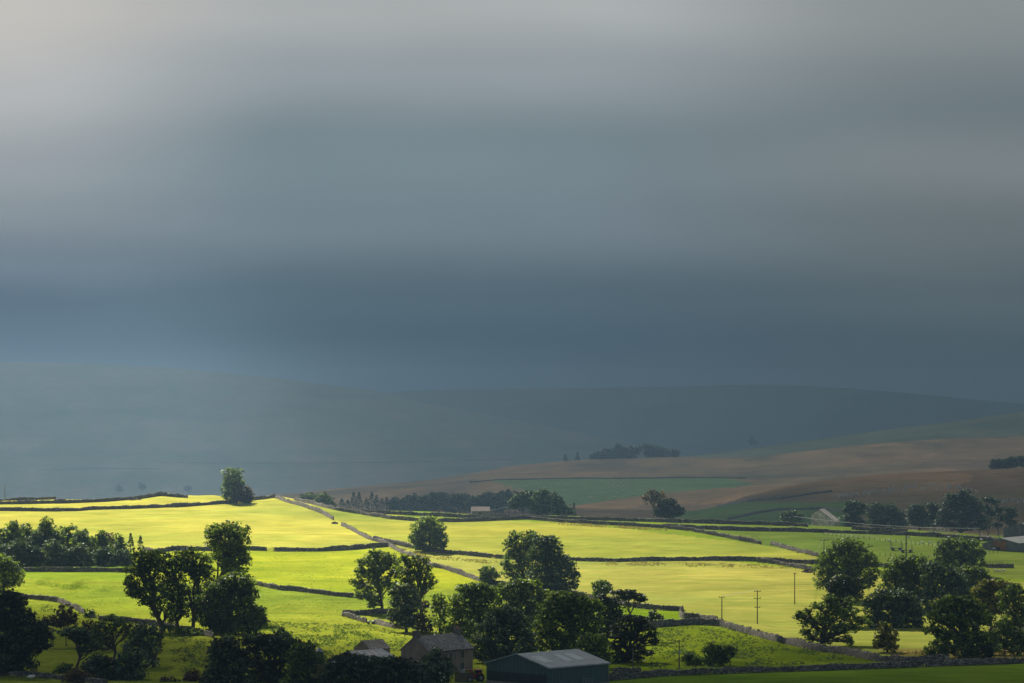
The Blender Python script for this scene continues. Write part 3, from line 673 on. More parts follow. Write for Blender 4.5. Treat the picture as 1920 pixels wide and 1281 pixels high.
# ---- copse on the left
COP = [(-22, 985, 26, 'd', 'edge cut dark tree'), (8, 990, 20, 'm', 'grey green tree'), (27, 976, 17, 'd', 'dark pointed tree'), (50, 982, 18, 'm', 'dull green tree'), (70, 992, 17, 's', 'silvery tree'),
 (88, 969, 18, 'd', 'tallest round headed tree'), (108, 990, 16, 'm', 'small green tree'), (132, 985, 19, 'm', 'broad green tree'), (152, 993, 17, 'd', 'dark green tree'), (168, 1004, 15, 'm', 'low mid green tree'),
 (190, 994, 13, 'd', 'slim dark tree'), (202, 1000, 16, 'r', 'brown tinged tree'), (222, 1004, 14, 'm', 'pale topped tree'), (34, 1012, 20, 's', 'silver leaved front tree'), (100, 1012, 22, 's', 'grey leaved front tree'), (150, 1020, 20, 's', 'pale willow'),
 (60, 1022, 20, 'b', 'blue green front tree'), (196, 1026, 20, 'b', 'dark front tree'), (232, 1030, 16, 'b', 'low dark tree'), (10, 1020, 18, 'b', 'shaded front tree'), (125, 1032, 20, 'b', 'dense dark front tree')]
for i, (x, tp, w_, lf, lb) in enumerate(COP):
    front = tp > 1010; yb = 1066 if front else 1060
    h_ = yb - tp
    T_('copse_tree', lb + ' in the dense copse beyond the foot wall, ' + ('front row' if front else 'back row'), (x, yb),
       [(x, tp + h_ * .18, w_ * .7, h_ * .18), (x - w_ * .35, tp + h_ * .42, w_ * .85, h_ * .27), (x + w_ * .35, tp + h_ * .46, w_ * .85, h_ * .28), (x, tp + h_ * .78, w_ * 1.25, h_ * .27)],
       lf, Y=1068 if front else 1085 + (i % 4) * 5, group='trees of the dense copse', dens=1.0, clump=.75)
for x, tp, wd_, lb in [(245, 1005, 20, 'taller dark spruce at the right end of the dense copse'), (263, 1010, 20, 'shorter dark spruce ending the dense copse')]:
    conifer('spruce', lb, x, 1070, 1064 - tp, wd_ * 1.35, 'd', 'trees of the dense copse')
# ---- left edge, mid
T_('ash_tree', 'rounded tree cut by the left edge above the curving wall', (8, 1114), [(6, 1052, 20, 14), (-12, 1065, 24, 20), (22, 1062, 15, 12), (34, 1078, 13, 11), (12, 1080, 24, 16), (0, 1095, 22, 12), (30, 1092, 12, 10)], 'm', dens=.9)
# ---- the big group
T_('tall_tree', 'tallest tree of the big group, with a high rounded open crown', (402, 1186), [(408, 995, 24, 14), (430, 992, 26, 14), (450, 1000, 20, 15), (398, 1003, 16, 8), (425, 1018, 34, 18), (452, 1020, 18, 18), (420, 1040, 30, 15), (448, 1045, 20, 14), (460, 1052, 13, 13), (430, 1062, 24, 14), (452, 1070, 14, 8), (445, 1035, 22, 12)], 'm', dens=.85, Y=905, trunk_r=.7)
T_('leaning_tree', 'leaning tree with drooping crown on the outer left of the big group', (304, 1177), [(262, 1045, 20, 13), (285, 1043, 24, 12), (305, 1045, 15, 10), (255, 1068, 22, 14), (282, 1068, 28, 16), (243, 1092, 12, 15), (262, 1098, 22, 20), (290, 1096, 24, 18), (268, 1125, 12, 14), (300, 1120, 20, 18), (290, 1145, 10, 12), (315, 1140, 14, 14), (252, 1108, 16, 12)], 'd', dens=.85, Y=868, trunk_r=.8)
T_('ivy_tree', 'slender dark tree between the leaning tree and the middle of the big group', (334, 1177), [(332, 1046, 18, 12), (322, 1066, 18, 14), (345, 1064, 15, 12), (330, 1090, 18, 14), (318, 1115, 14, 16), (338, 1120, 15, 18), (330, 1148, 13, 14), (308, 1060, 14, 12), (312, 1090, 14, 14), (345, 1145, 12, 14), (320, 1160, 12, 8)], 'd', dens=.85, Y=872, trunk_r=.6)
T_('open_tree', 'airy tree with visible forked limbs in the middle of the big group', (361, 1181), [(360, 1038, 20, 11), (378, 1046, 18, 12), (355, 1060, 18, 12), (385, 1066, 18, 14), (362, 1085, 15, 10), (392, 1088, 14, 12), (372, 1110, 14, 11), (356, 1130, 12, 14), (378, 1140, 16, 14), (366, 1160, 10, 10), (395, 1110, 16, 14), (388, 1136, 16, 14), (350, 1108, 14, 12), (376, 1072, 22, 12), (345, 1050, 14, 10)], 'd', dens=.8, Y=874, trunk_r=.6)
T_('dense_tree', 'broad dense dark tree forming the right side of the big group', (395, 1194), [(440, 1086, 26, 12), (420, 1100, 30, 16), (456, 1100, 26, 16), (405, 1120, 24, 20), (440, 1122, 34, 20), (466, 1116, 18, 16), (412, 1146, 26, 20), (448, 1148, 32, 20), (476, 1150, 20, 14), (486, 1162, 14, 10), (410, 1172, 26, 16), (445, 1176, 34, 16), (474, 1174, 18, 12), (488, 1150, 12, 12), (492, 1168, 12, 8), (385, 1130, 16, 20), (386, 1160, 14, 16)], 'd', dens=1.25, Y=858, trunk_r=.7)
T_('low_scrub', 'low scrubby bushes under the trunks of the big group', (352, 1192), [(332, 1180, 16, 6), (360, 1186, 20, 7), (385, 1192, 18, 8), (312, 1176, 12, 4)], 'd', 's', cat='bush', dens=1.0)
# ---- bottom left, in shade
T_('huge_tree', 'huge almost black tree filling the bottom left corner', (18, 1272), [(12, 1118, 20, 14), (30, 1128, 18, 14), (-12, 1140, 30, 24), (20, 1150, 34, 22), (50, 1160, 18, 16), (38, 1178, 38, 22), (72, 1184, 22, 16), (88, 1198, 14, 12), (5, 1192, 45, 28), (48, 1210, 36, 20), (10, 1230, 46, 28), (42, 1248, 24, 24), (-10, 1258, 40, 20), (82, 1212, 14, 8)], 'k', dens=1.1, Y=728, trunk_r=.9)
conifer('young_spruce', 'small spruce standing between the curving wall and the huge dark tree', 82, 815, 34, 22, 'd')
T_('russet_bush', 'low russet bush beside the small spruce', (98, 1178), [(96, 1164, 16, 10), (108, 1170, 12, 8), (86, 1170, 10, 8)], 'r', 's', cat='bush', Y=812)
T_('hawthorn', 'brownish hawthorn standing below the curving wall', (124, 1176), [(124, 1143, 13, 10), (116, 1155, 13, 10), (133, 1156, 13, 11), (124, 1167, 20, 9)], 'r', dens=.8, Y=815)
T_('gate_bush', 'small bush touching the left end of the metal gate', (168, 1158), [(168, 1149, 9, 7), (174, 1153, 7, 5), (163, 1154, 5, 5)], 'd', 's', cat='bush')
T_('pine_tree', 'dark flat topped pine with a bare trunk in the lower left', (143, 1258), [(140, 1182, 22, 7), (122, 1187, 14, 6), (158, 1190, 17, 7), (150, 1200, 18, 7), (170, 1206, 15, 6), (183, 1214, 10, 4), (160, 1218, 16, 5), (142, 1193, 16, 6)], 'b', 'p', dens=1.4, Y=742, trunk_r=.38)
T_('sparse_tree', 'gaunt nearly bare tree with spreading crooked limbs in the lower left', (213, 1246), [(205, 1160, 12, 8), (190, 1172, 14, 10), (222, 1168, 14, 10), (238, 1174, 13, 9), (180, 1188, 14, 12), (210, 1185, 14, 12), (195, 1200, 20, 12), (240, 1190, 10, 8)], 'd', 'd', dens=.8, Y=756, trunk_r=.42)
T_('grey_tree', 'grey green tree with a pale open crown beside the gaunt tree', (290, 1262), [(268, 1178, 18, 10), (285, 1184, 18, 12), (298, 1196, 11, 14), (255, 1190, 16, 12), (275, 1203, 20, 12), (248, 1206, 16, 12), (268, 1222, 18, 14), (296, 1216, 9, 12), (288, 1238, 12, 14), (240, 1218, 14, 12)], 's', dens=.8, Y=748, trunk_r=.35)
T_('scrub_bush', 'tangled brown scrub in front of the wall at the lower left', (178, 1192), [(170, 1172, 16, 10), (186, 1182, 16, 12), (160, 1180, 12, 8), (176, 1198, 20, 10), (200, 1210, 14, 12)], 'r', 's', cat='bush', Y=800, dens=.7)
T_('round_bush', 'dense dark round bush at the bottom below the grey green tree', (246, 1284), [(244, 1232, 20, 14), (232, 1248, 18, 18), (258, 1246, 18, 18), (246, 1264, 30, 20)], 'b', 's', cat='bush', Y=715, dens=1.2)
T_('brown_bush', 'dark brownish bush at the bottom beside the round bush', (188, 1285), [(178, 1238, 16, 10), (196, 1242, 18, 12), (172, 1256, 22, 14), (204, 1258, 22, 16), (188, 1272, 36, 14)], 'k', 's', cat='bush', Y=714, dens=1.2)
T_('green_shrub', 'green shrub at the foot of the flat topped pine', (122, 1270), [(122, 1252, 14, 9), (112, 1260, 12, 8), (134, 1260, 14, 9)], 'd', 's', cat='bush', Y=734)
T_('rusty_shrub', 'low rusty brown shrub at the very bottom below the pine', (148, 1288), [(140, 1266, 14, 8), (158, 1270, 14, 9), (148, 1278, 24, 10)], 'r', 's', cat='bush', Y=706, dens=1.2)
T_('purple_shrub', 'small reddish shrub at the bottom edge left of the dark foreground trees', (316, 1288), [(316, 1278, 16, 9)], 'r', 's', cat='bush', Y=706)
T_('red_shrub', 'reddish shrub at the bottom edge under the dark foreground trees', (366, 1286), [(366, 1270, 20, 10), (352, 1276, 12, 8)], 'r', 's', cat='bush', Y=706)
# ---- foreground belt
T_('brown_tree', 'brown tinged dark tree starting the foreground belt left of the farm', (425, 1292), down([(412, 1200, 18, 10), (430, 1196, 22, 10), (400, 1214, 14, 12), (425, 1218, 26, 16), (448, 1214, 20, 16), (410, 1240, 24, 18), (440, 1246, 30, 20), (405, 1266, 26, 16), (445, 1270, 36, 16)], 7), 'k', dens=1.1, Y=700, trunk_r=.6)
T_('spreading_tree', 'wide dark tree with twisting limbs in the middle of the foreground belt', (515, 1295), down([(470, 1192, 20, 9), (495, 1190, 20, 8), (520, 1194, 24, 9), (485, 1206, 30, 13), (520, 1210, 30, 13), (550, 1200, 20, 9), (565, 1208, 18, 11), (470, 1230, 24, 16), (500, 1236, 26, 14), (540, 1228, 28, 14), (490, 1262, 34, 20), (535, 1262, 34, 20), (575, 1222, 15, 11)], 7), 'k', dens=.95, Y=706, trunk_r=.7)
T_('wispy_shrub', 'thin wispy tree rising above the foreground belt', (528, 1225), [(526, 1186, 12, 8), (538, 1192, 10, 7), (518, 1194, 10, 6)], 's', 'd', Y=722, dens=.8)
T_('bushy_tree', 'bushy dark green tree hiding the foot of the silo', (582, 1292), down([(575, 1205, 18, 10), (560, 1222, 22, 14), (588, 1228, 20, 14), (600, 1245, 14, 14), (565, 1246, 26, 16), (590, 1262, 26, 18), (560, 1272, 28, 16)], 7), 'd', dens=1.1, Y=692, trunk_r=.5)
T_('black_tree', 'low almost black tree hiding the farm sheds', (662, 1298), [(645, 1236, 22, 10), (668, 1234, 22, 8), (690, 1240, 22, 10), (625, 1250, 18, 12), (650, 1254, 30, 14), (685, 1258, 30, 14), (630, 1270, 30, 14), (670, 1274, 38, 14)], 'k', dens=1.25, Y=678, trunk_r=.5)
T_('rounded_black_tree', 'rounded almost black tree in front of the farmhouse yard', (742, 1300), [(725, 1240, 22, 9), (750, 1242, 24, 9), (770, 1250, 16, 11), (720, 1256, 26, 13), (755, 1260, 28, 13), (784, 1266, 14, 12), (730, 1274, 34, 14), (770, 1278, 30, 10)], 'k', dens=1.25, Y=676, trunk_r=.5)
T_('tawny_shrub', 'tawny shrub between the bushy tree and the black tree', (606, 1290), [(606, 1258, 10, 12), (612, 1270, 14, 12), (600, 1276, 12, 10)], 'r', 's', cat='bush', Y=684)
# ---- trees above the farm
T_('spreading_sycamore', 'broad open tree growing behind the small stone sheepfold', (717, 1151), [(702, 1040, 18, 10), (722, 1044, 18, 10), (690, 1054, 22, 11), (735, 1055, 18, 12), (712, 1062, 24, 14), (676, 1070, 14, 8), (690, 1078, 22, 12), (738, 1076, 14, 12), (668, 1090, 13, 8), (682, 1100, 20, 11), (715, 1092, 22, 14), (676, 1116, 14, 8), (700, 1120, 20, 11), (698, 1134, 10, 6), (735, 1100, 12, 12)], 'd', dens=.85, Y=930, trunk_r=.55)
T_('forked_tree', 'tree with a sunlit forked trunk left of the gap in the dark trees', (793, 1183), [(760, 1048, 16, 9), (778, 1052, 16, 10), (796, 1050, 10, 8), (758, 1066, 20, 12), (782, 1070, 20, 12), (803, 1064, 8, 7), (768, 1084, 22, 10), (800, 1082, 15, 10), (812, 1090, 9, 10), (800, 1098, 14, 8), (760, 1092, 14, 8), (792, 1102, 14, 7)], 'd', dens=.7, Y=875, trunk_r=.55, bark=M_BARKL)  # paler bark puts the sunlight on this trunk into its colour
T_('dense_holly', 'dense dark rounded tree beside the sheepfold', (762, 1186), [(756, 1104, 20, 9), (742, 1116, 14, 12), (768, 1118, 18, 14), (752, 1136, 22, 16), (774, 1140, 16, 16), (748, 1158, 18, 14), (770, 1164, 22, 16), (735, 1150, 9, 10)], 's', dens=1.25, Y=868, trunk_r=.4)
T_('scrubby_tree', 'thin scrubby tree under the sunlit forked trunk', (800, 1190), [(798, 1136, 8, 10), (790, 1158, 10, 12), (806, 1168, 12, 14), (795, 1180, 16, 10)], 'r', 'd', Y=862, dens=.8)
T_('slim_tree', 'slim lighter green tree at the left end of the dark wood', (828, 1208), [(820, 1120, 12, 8), (830, 1128, 14, 10), (818, 1140, 11, 11), (832, 1148, 14, 12), (824, 1166, 14, 12), (834, 1182, 14, 12), (822, 1192, 12, 10)], 'm', dens=.8, Y=845, trunk_r=.25)
T_('yellowish_tree', 'olive tree behind the farmhouse chimneys', (862, 1216), [(858, 1125, 16, 12), (850, 1140, 16, 14), (868, 1150, 18, 16), (852, 1168, 18, 16), (870, 1180, 18, 16), (852, 1196, 18, 14), (846, 1182, 12, 10)], 'm', dens=.95, Y=838, trunk_r=.4)
T_('crowning_tree', 'dark green leafy tree topping the left part of the dark wood', (900, 1215), [(872, 1105, 20, 9), (895, 1100, 18, 8), (912, 1106, 18, 10), (880, 1120, 22, 12), (908, 1126, 22, 14), (922, 1116, 10, 10), (886, 1144, 24, 16), (912, 1150, 20, 16), (895, 1172, 24, 16), (880, 1195, 20, 16)], 'd', dens=1.1, Y=842, trunk_r=.5)
T_('wall_bush', 'single rounded thorn bush growing on the crooked wall', (918, 1096), [(912, 1070, 14, 9), (920, 1078, 14, 11), (908, 1082, 10, 9), (918, 1089, 10, 6)], 'd', 's', cat='bush', dens=1.2)
T_('round_tree', 'single round bushy tree against the long middle wall', (807, 1034), [(800, 978, 20, 10), (786, 988, 16, 12), (818, 990, 18, 12), (802, 1000, 24, 14), (782, 1008, 14, 12), (824, 1010, 16, 14), (804, 1020, 28, 12), (830, 1020, 8, 10), (786, 1024, 12, 8)], 'm', dens=1.1, trunk_r=.4)
T_('pale_tree', 'paler lighter green half of the pair of large trees in the middle field', (985, 1118), [(963, 1005, 12, 9), (990, 1004, 18, 10), (954, 1018, 10, 9), (975, 1018, 20, 12), (1000, 1016, 14, 12), (960, 1036, 16, 12), (985, 1038, 22, 14), (948, 1056, 10, 12), (968, 1060, 20, 14), (990, 1064, 18, 16), (950, 1074, 10, 10), (968, 1084, 18, 12), (985, 1092, 18, 12), (960, 1096, 10, 8)], 'l', dens=.8, Y=985, trunk_r=.6)
T_('dark_tree', 'dark glossy half of the pair of large trees in the middle field', (1010, 1122), [(1015, 1016, 18, 10), (1034, 1014, 16, 9), (1010, 1034, 22, 14), (1040, 1032, 16, 14), (1025, 1052, 28, 16), (1054, 1050, 16, 14), (1068, 1058, 10, 8), (1015, 1076, 26, 16), (1048, 1074, 24, 14), (1072, 1076, 14, 12), (1022, 1098, 26, 12), (1056, 1096, 22, 10), (1076, 1094, 8, 9), (1045, 1106, 18, 6)], 'b', dens=1.15, Y=968, trunk_r=.6)
T_('wood_tree', 'brown tinged tree in the dark wood just under the pair of large trees', (978, 1190), [(950, 1100, 16, 8), (975, 1094, 18, 8), (1000, 1096, 16, 9), (940, 1115, 16, 12), (968, 1114, 24, 14), (1000, 1118, 22, 14), (1024, 1118, 14, 12), (945, 1136, 20, 14), (975, 1140, 26, 16), (1008, 1142, 22, 16), (990, 1165, 26, 18), (955, 1160, 20, 16)], 'd', dens=1.05, Y=868, trunk_r=.5)
T_('grey_leaved_tree', 'big rounded grey green tree in front of the dark wood behind the barn', (950, 1262), [(945, 1146, 20, 10), (962, 1150, 18, 10), (930, 1158, 20, 13), (968, 1166, 22, 14), (915, 1178, 20, 14), (945, 1182, 28, 16), (980, 1188, 20, 16), (905, 1200, 20, 14), (932, 1210, 28, 16), (965, 1214, 28, 18), (898, 1222, 16, 14), (925, 1235, 28, 16), (965, 1238, 26, 16), (995, 1212, 14, 18)], 's', dens=1.2, Y=760, trunk_r=.6)
T_('tall_wood_tree', 'tall mottled green tree in the centre of the dark wood behind the barn', (1062, 1262), [(1055, 1118, 20, 9), (1078, 1120, 20, 9), (1035, 1130, 18, 12), (1065, 1136, 26, 14), (1100, 1130, 22, 12), (1118, 1140, 14, 12), (1025, 1150, 18, 14), (1052, 1158, 26, 16), (1086, 1158, 28, 16), (1112, 1164, 18, 14), (1020, 1176, 22, 16), (1055, 1186, 28, 18), (1090, 1190, 28, 18), (1030, 1208, 26, 18), (1070, 1216, 30, 18), (1110, 1190, 14, 16)], 'm', dens=1.15, Y=776, trunk_r=.7)
T_('barn_side_tree', 'bushy tree growing right behind the right end of the big barn', (1115, 1266), [(1100, 1196, 16, 9), (1118, 1200, 18, 10), (1096, 1214, 18, 13), (1124, 1216, 18, 13), (1108, 1232, 24, 14), (1136, 1234, 14, 12), (1090, 1240, 14, 12)], 'm', dens=1.2, Y=748, trunk_r=.4)
T_('clipped_tree', 'small bright topped round bush rising behind the dark wood beside the flat topped pine', (1128, 1178), [(1122, 1096, 11, 8), (1134, 1098, 11, 8), (1128, 1106, 17, 9), (1124, 1114, 12, 7)], 'l', dens=1.4, Y=885, trunk_r=.3)
T_('shadow_tree', 'blackish tree between the tall mottled tree and the flat topped pine', (1138, 1240), [(1130, 1122, 15, 9), (1150, 1128, 15, 10), (1130, 1140, 16, 13), (1158, 1142, 14, 11), (1138, 1160, 20, 14), (1160, 1158, 12, 10), (1140, 1184, 22, 16), (1128, 1210, 16, 16)], 'k', dens=1.15, Y=828, trunk_r=.5)
T_('flat_topped_pine', 'flat topped umbrella pine rising above the right end of the dark wood', (1172, 1210), [(1158, 1112, 14, 5), (1178, 1112, 16, 6), (1192, 1118, 14, 6), (1205, 1124, 10, 5), (1172, 1120, 14, 4)], 'k', 'p', dens=1.7, Y=836, trunk_r=.35)
T_('tiered_tree', 'large dark tree with tiered spreading branches right of the barn', (1172, 1258), [(1180, 1160, 20, 7), (1200, 1164, 18, 7), (1172, 1174, 24, 9), (1208, 1178, 18, 7), (1222, 1190, 13, 7), (1168, 1192, 24, 9), (1200, 1196, 18, 7), (1226, 1204, 9, 6), (1160, 1210, 20, 9), (1192, 1216, 18, 7), (1214, 1224, 12, 6), (1160, 1230, 22, 10), (1190, 1236, 18, 8), (1165, 1246, 16, 6)], 'k', 'p', dens=1.3, Y=765, trunk_r=.65)
T_('outer_branch_tree', 'small dark arching tree just right of the umbrella pine', (1218, 1185), [(1226, 1150, 9, 5), (1234, 1157, 8, 5), (1220, 1158, 8, 4)], 'k', 'p', dens=1.3, Y=842, trunk_r=.18)
T_('farmyard_tree', 'grey green tree standing in front of the farmhouse', (818, 1290), [(818, 1224, 12, 9), (806, 1236, 14, 10), (828, 1238, 14, 11), (800, 1252, 16, 12), (822, 1254, 20, 12), (840, 1252, 12, 12), (796, 1266, 15, 10), (820, 1270, 24, 12)], 's', dens=1.2, Y=694, trunk_r=.3)
T_('hedge_bush', 'small dark bush growing behind the nearest wall right of the tiered tree', (1235, 1264), [(1232, 1252, 10, 7), (1240, 1256, 9, 6)], 'd', 's', cat='bush', Y=752)
T_('gorse_bush', 'wide ragged dark bush in the lower right tussocky field', (1300, 1259), [(1296, 1228, 10, 7), (1286, 1238, 9, 8), (1304, 1240, 16, 10), (1318, 1238, 10, 9), (1298, 1250, 18, 7)], 'd', 's', cat='bush', Y=756, dens=1.1)
T_('bushy_thorn', 'leafy thorn tree behind the nearest wall beside the ragged bush', (1333, 1262), [(1336, 1210, 11, 8), (1328, 1222, 12, 9), (1348, 1220, 14, 8), (1366, 1214, 10, 6), (1340, 1232, 16, 10), (1362, 1228, 14, 9), (1374, 1222, 8, 8), (1356, 1240, 14, 8), (1330, 1242, 10, 8)], 'd', dens=1.0, Y=754, trunk_r=.22)
# ---- right side
T_('oak_tree', 'large round crowned oak beside the end of the long middle wall', (1592, 1128), [(1590, 1022, 26, 11), (1568, 1030, 18, 11), (1612, 1030, 18, 12), (1550, 1045, 16, 11), (1582, 1048, 26, 14), (1612, 1052, 24, 14), (1634, 1050, 14, 14), (1545, 1068, 20, 14), (1578, 1074, 28, 14), (1612, 1076, 26, 14), (1638, 1076, 12, 14), (1540, 1090, 14, 12), (1562, 1096, 20, 10), (1606, 1098, 20, 10), (1630, 1096, 10, 8)], 'm', dens=1.0, Y=965, trunk_r=.7)
T_('dark_round_tree', 'small almost black round tree below the large oak', (1586, 1178), [(1580, 1092, 22, 10), (1600, 1098, 16, 12), (1568, 1106, 18, 12), (1590, 1118, 26, 14), (1560, 1124, 14, 10), (1582, 1138, 18, 10)], 'k', dens=1.3, Y=885, trunk_r=.4)
T_('gnarled_tree', 'spreading tree standing on the shadowed wall at the lower right', (1538, 1214), [(1500, 1152, 10, 6), (1514, 1150, 12, 9), (1532, 1138, 14, 10), (1556, 1124, 14, 9), (1498, 1158, 11, 6), (1520, 1168, 18, 11), (1545, 1160, 20, 14), (1572, 1148, 18, 11), (1592, 1128, 12, 8), (1560, 1138, 16, 10), (1596, 1152, 18, 11), (1616, 1162, 14, 9), (1512, 1186, 14, 9), (1540, 1190, 20, 10), (1572, 1176, 22, 12), (1600, 1176, 18, 10), (1624, 1168, 9, 7), (1550, 1202, 14, 6), (1590, 1196, 9, 10), (1594, 1206, 7, 7), (1520, 1198, 8, 6)], 'm', dens=.85, Y=822, trunk_r=.6)
T_('mounded_tree', 'broad domed dark tree in the middle of the right hand wood', (1672, 1205), [(1650, 1118, 18, 10), (1676, 1114, 24, 10), (1700, 1120, 18, 10), (1636, 1132, 18, 13), (1668, 1134, 28, 14), (1702, 1138, 24, 14), (1720, 1146, 12, 12), (1640, 1154, 20, 14), (1676, 1158, 28, 16), (1710, 1164, 22, 16), (1640, 1176, 16, 14), (1690, 1184, 24, 14), (1720, 1186, 14, 14), (1712, 1200, 14, 8)], 'b', dens=1.25, Y=880, trunk_r=.6)
T_('domed_tree', 'wide domed tree with sunlit shoulders at the back left of the right hand wood', (1700, 1168), [(1690, 1050, 22, 7), (1716, 1050, 26, 8), (1680, 1064, 22, 10), (1712, 1066, 30, 12), (1664, 1080, 14, 12), (1690, 1084, 26, 13), (1722, 1086, 26, 13), (1668, 1102, 20, 12), (1700, 1106, 28, 13), (1734, 1108, 24, 14), (1700, 1126, 30, 14)], 'm', dens=1.2, Y=935, trunk_r=.6)
T_('shaded_dome_tree', 'dark domed tree in the middle back of the right hand wood', (1776, 1165), [(1748, 1062, 20, 8), (1772, 1068, 22, 9), (1758, 1082, 26, 11), (1790, 1084, 24, 11), (1760, 1102, 28, 13), (1796, 1104, 24, 13), (1760, 1126, 34, 16), (1796, 1130, 26, 16), (1756, 1150, 28, 14)], 'b', dens=1.25, Y=925, trunk_r=.6)
T_('outer_dome_tree', 'dark tree at the right end of the row of domed trees', (1826, 1142), [(1808, 1068, 20, 7), (1832, 1072, 20, 8), (1812, 1084, 22, 11), (1844, 1084, 16, 11), (1856, 1092, 9, 8), (1824, 1104, 26, 14), (1846, 1104, 12, 10), (1820, 1122, 24, 12)], 'd', dens=1.25, Y=955, trunk_r=.5)
T_('light_green_tree', 'light green round tree rising behind the domed trees near the rusty sheds', (1806, 1088), [(1772, 1020, 14, 10), (1800, 1018, 20, 9), (1822, 1020, 16, 9), (1764, 1036, 14, 11), (1788, 1036, 20, 13), (1816, 1038, 22, 13), (1838, 1036, 10, 11), (1770, 1052, 18, 10), (1800, 1056, 26, 12), (1832, 1056, 16, 12)], 'l', dens=1.0, Y=1040, trunk_r=.5)
T_('yellow_bush', 'small yellowing rounded tree between the two big trees at the lower right', (1664, 1228), [(1662, 1178, 10, 7), (1654, 1188, 12, 9), (1674, 1190, 12, 9), (1660, 1202, 20, 11), (1648, 1210, 10, 7), (1672, 1214, 14, 8)], 'y', dens=1.0, Y=800, trunk_r=.25)
T_('willow_tree', 'very broad willow spreading over the nearest wall at the lower right', (1812, 1246), [(1786, 1126, 22, 9), (1810, 1128, 20, 9), (1764, 1136, 18, 11), (1796, 1144, 28, 13), (1828, 1142, 20, 12), (1752, 1156, 15, 12), (1780, 1164, 26, 14), (1816, 1166, 28, 14), (1846, 1162, 18, 13), (1748, 1182, 16, 9), (1774, 1190, 24, 13), (1810, 1194, 28, 14), (1844, 1192, 24, 14), (1762, 1210, 20, 11), (1740, 1222, 12, 9), (1796, 1216, 26, 12), (1832, 1218, 26, 12), (1762, 1226, 16, 7), (1816, 1232, 18, 8), (1860, 1212, 16, 12)], 'm', dens=1.1, Y=778, trunk_r=.8)
T_('golden_tree', 'yellowing tree behind the willow at the right edge', (1858, 1192), [(1848, 1096, 18, 8), (1872, 1094, 20, 8), (1836, 1108, 14, 9), (1862, 1110, 24, 11), (1890, 1104, 16, 9), (1836, 1124, 14, 11), (1862, 1128, 22, 12), (1846, 1146, 20, 14), (1874, 1142, 18, 12)], 'y', dens=1.15, Y=868, trunk_r=.5)
T_('birch_tree', 'dull brownish birch cut off by the right edge', (1905, 1232), [(1900, 1102, 14, 9), (1885, 1116, 15, 12), (1912, 1114, 16, 12), (1892, 1136, 20, 14), (1920, 1140, 18, 16), (1900, 1160, 22, 16), (1885, 1176, 16, 14), (1925, 1170, 18, 18)], 'd', dens=1.0, Y=828, trunk_r=.4)
T_('edge_tree', 'dark tree with a thin trunk at the right edge beside the willow', (1882, 1243), [(1880, 1180, 18, 12), (1902, 1186, 18, 12), (1868, 1196, 14, 12), (1892, 1204, 22, 12), (1918, 1200, 16, 14), (1870, 1216, 14, 9), (1906, 1218, 16, 10), (1930, 1214, 16, 12)], 'd', dens=1.1, Y=786, trunk_r=.2)
T_('stump_bush', 'dark ivy covered stump between the willow and the thin trunk', (1851, 1246), [(1850, 1216, 12, 10), (1852, 1230, 11, 12), (1851, 1240, 9, 8)], 'k', 's', cat='bush', Y=772, dens=1.5)
# ---- hazy middle distance
T_('fold_bush', 'pale rounded bushes just beyond the hill peak, left one', (578, 960), [(578, 932, 14, 8), (568, 940, 14, 8), (588, 941, 16, 9), (575, 950, 22, 9)], 'd', 's', cat='bush', Y=1560, dens=1.3)
T_('fold_bush', 'rounded bush beyond the hill peak, right one beside the hazy spruces', (606, 962), [(602, 934, 14, 9), (614, 940, 12, 9), (604, 950, 20, 10), (622, 951, 10, 7)], 'd', 's', cat='bush', Y=1520, dens=1.3)
for i, (x, hh_, ww_) in enumerate([(641, 30, 16), (652, 26, 14), (663, 40, 15), (673, 42, 15), (687, 30, 13), (697, 40, 15), (706, 36, 13), (716, 28, 14), (725, 30, 12)]):
    o_ = ['first', 'second', 'third', 'fourth', 'fifth', 'sixth', 'seventh', 'eighth', 'ninth'][i]
    conifer('spruce', o_ + ' from left of the hazy pointed spruces beyond the hill', x, 1900 + (i % 3) * 12, hh_ + 4, ww_ * 1.9, 'b', 'row of hazy spruces')
BELT = [(740, 932, 13), (752, 935, 12), (764, 930, 12), (775, 926, 11), (787, 930, 12), (799, 927, 11), (812, 924, 13), (824, 922, 12), (836, 925, 12), (849, 927, 12), (861, 925, 12), (873, 926, 11), (886, 930, 13), (898, 928, 12), (908, 925, 11), (918, 923, 11), (930, 926, 13), (942, 921, 12), (953, 918, 10), (966, 922, 12), (980, 925, 12), (995, 924, 12)]
for i, (x, tp, w_) in enumerate(BELT):
    T_('belt_tree', ORD[i] + ' tree from the left in the hazy blue shelter belt beyond the pale fields', (x, 958), [(x, tp + 7, w_ * .65, 7), (x - 3, tp + 16, w_ * .9, 9), (x + 3, tp + 26, w_ * .9, 9)], 'b', Y=1930 + (i % 3) * 14, group='hazy shelter belt trees', dens=1.0)
T_('scots_pine', 'leaning pine of the clump behind the skyline wall, left of the pale pole', (980, 968), [(975, 930, 14, 6), (988, 926, 12, 6), (965, 940, 12, 7), (982, 942, 16, 8), (962, 950, 9, 4), (996, 936, 10, 8)], 'b', 'p', Y=1345, dens=1.4, trunk_r=.3)
T_('clump_tree', 'largest rounded tree behind the skyline wall, beside the pale pole', (1022, 968), [(1018, 923, 14, 6), (1010, 934, 16, 9), (1032, 932, 16, 8), (1046, 942, 14, 9), (1020, 946, 20, 11), (1008, 956, 15, 10), (1040, 956, 20, 10), (1062, 958, 13, 8), (1070, 962, 8, 5)], 'b', Y=1340, dens=1.3, trunk_r=.3)
conifer('spruce', 'tiny thin spruce right of the clump behind the skyline wall', 1076, 1700, 40, 14, 'b')
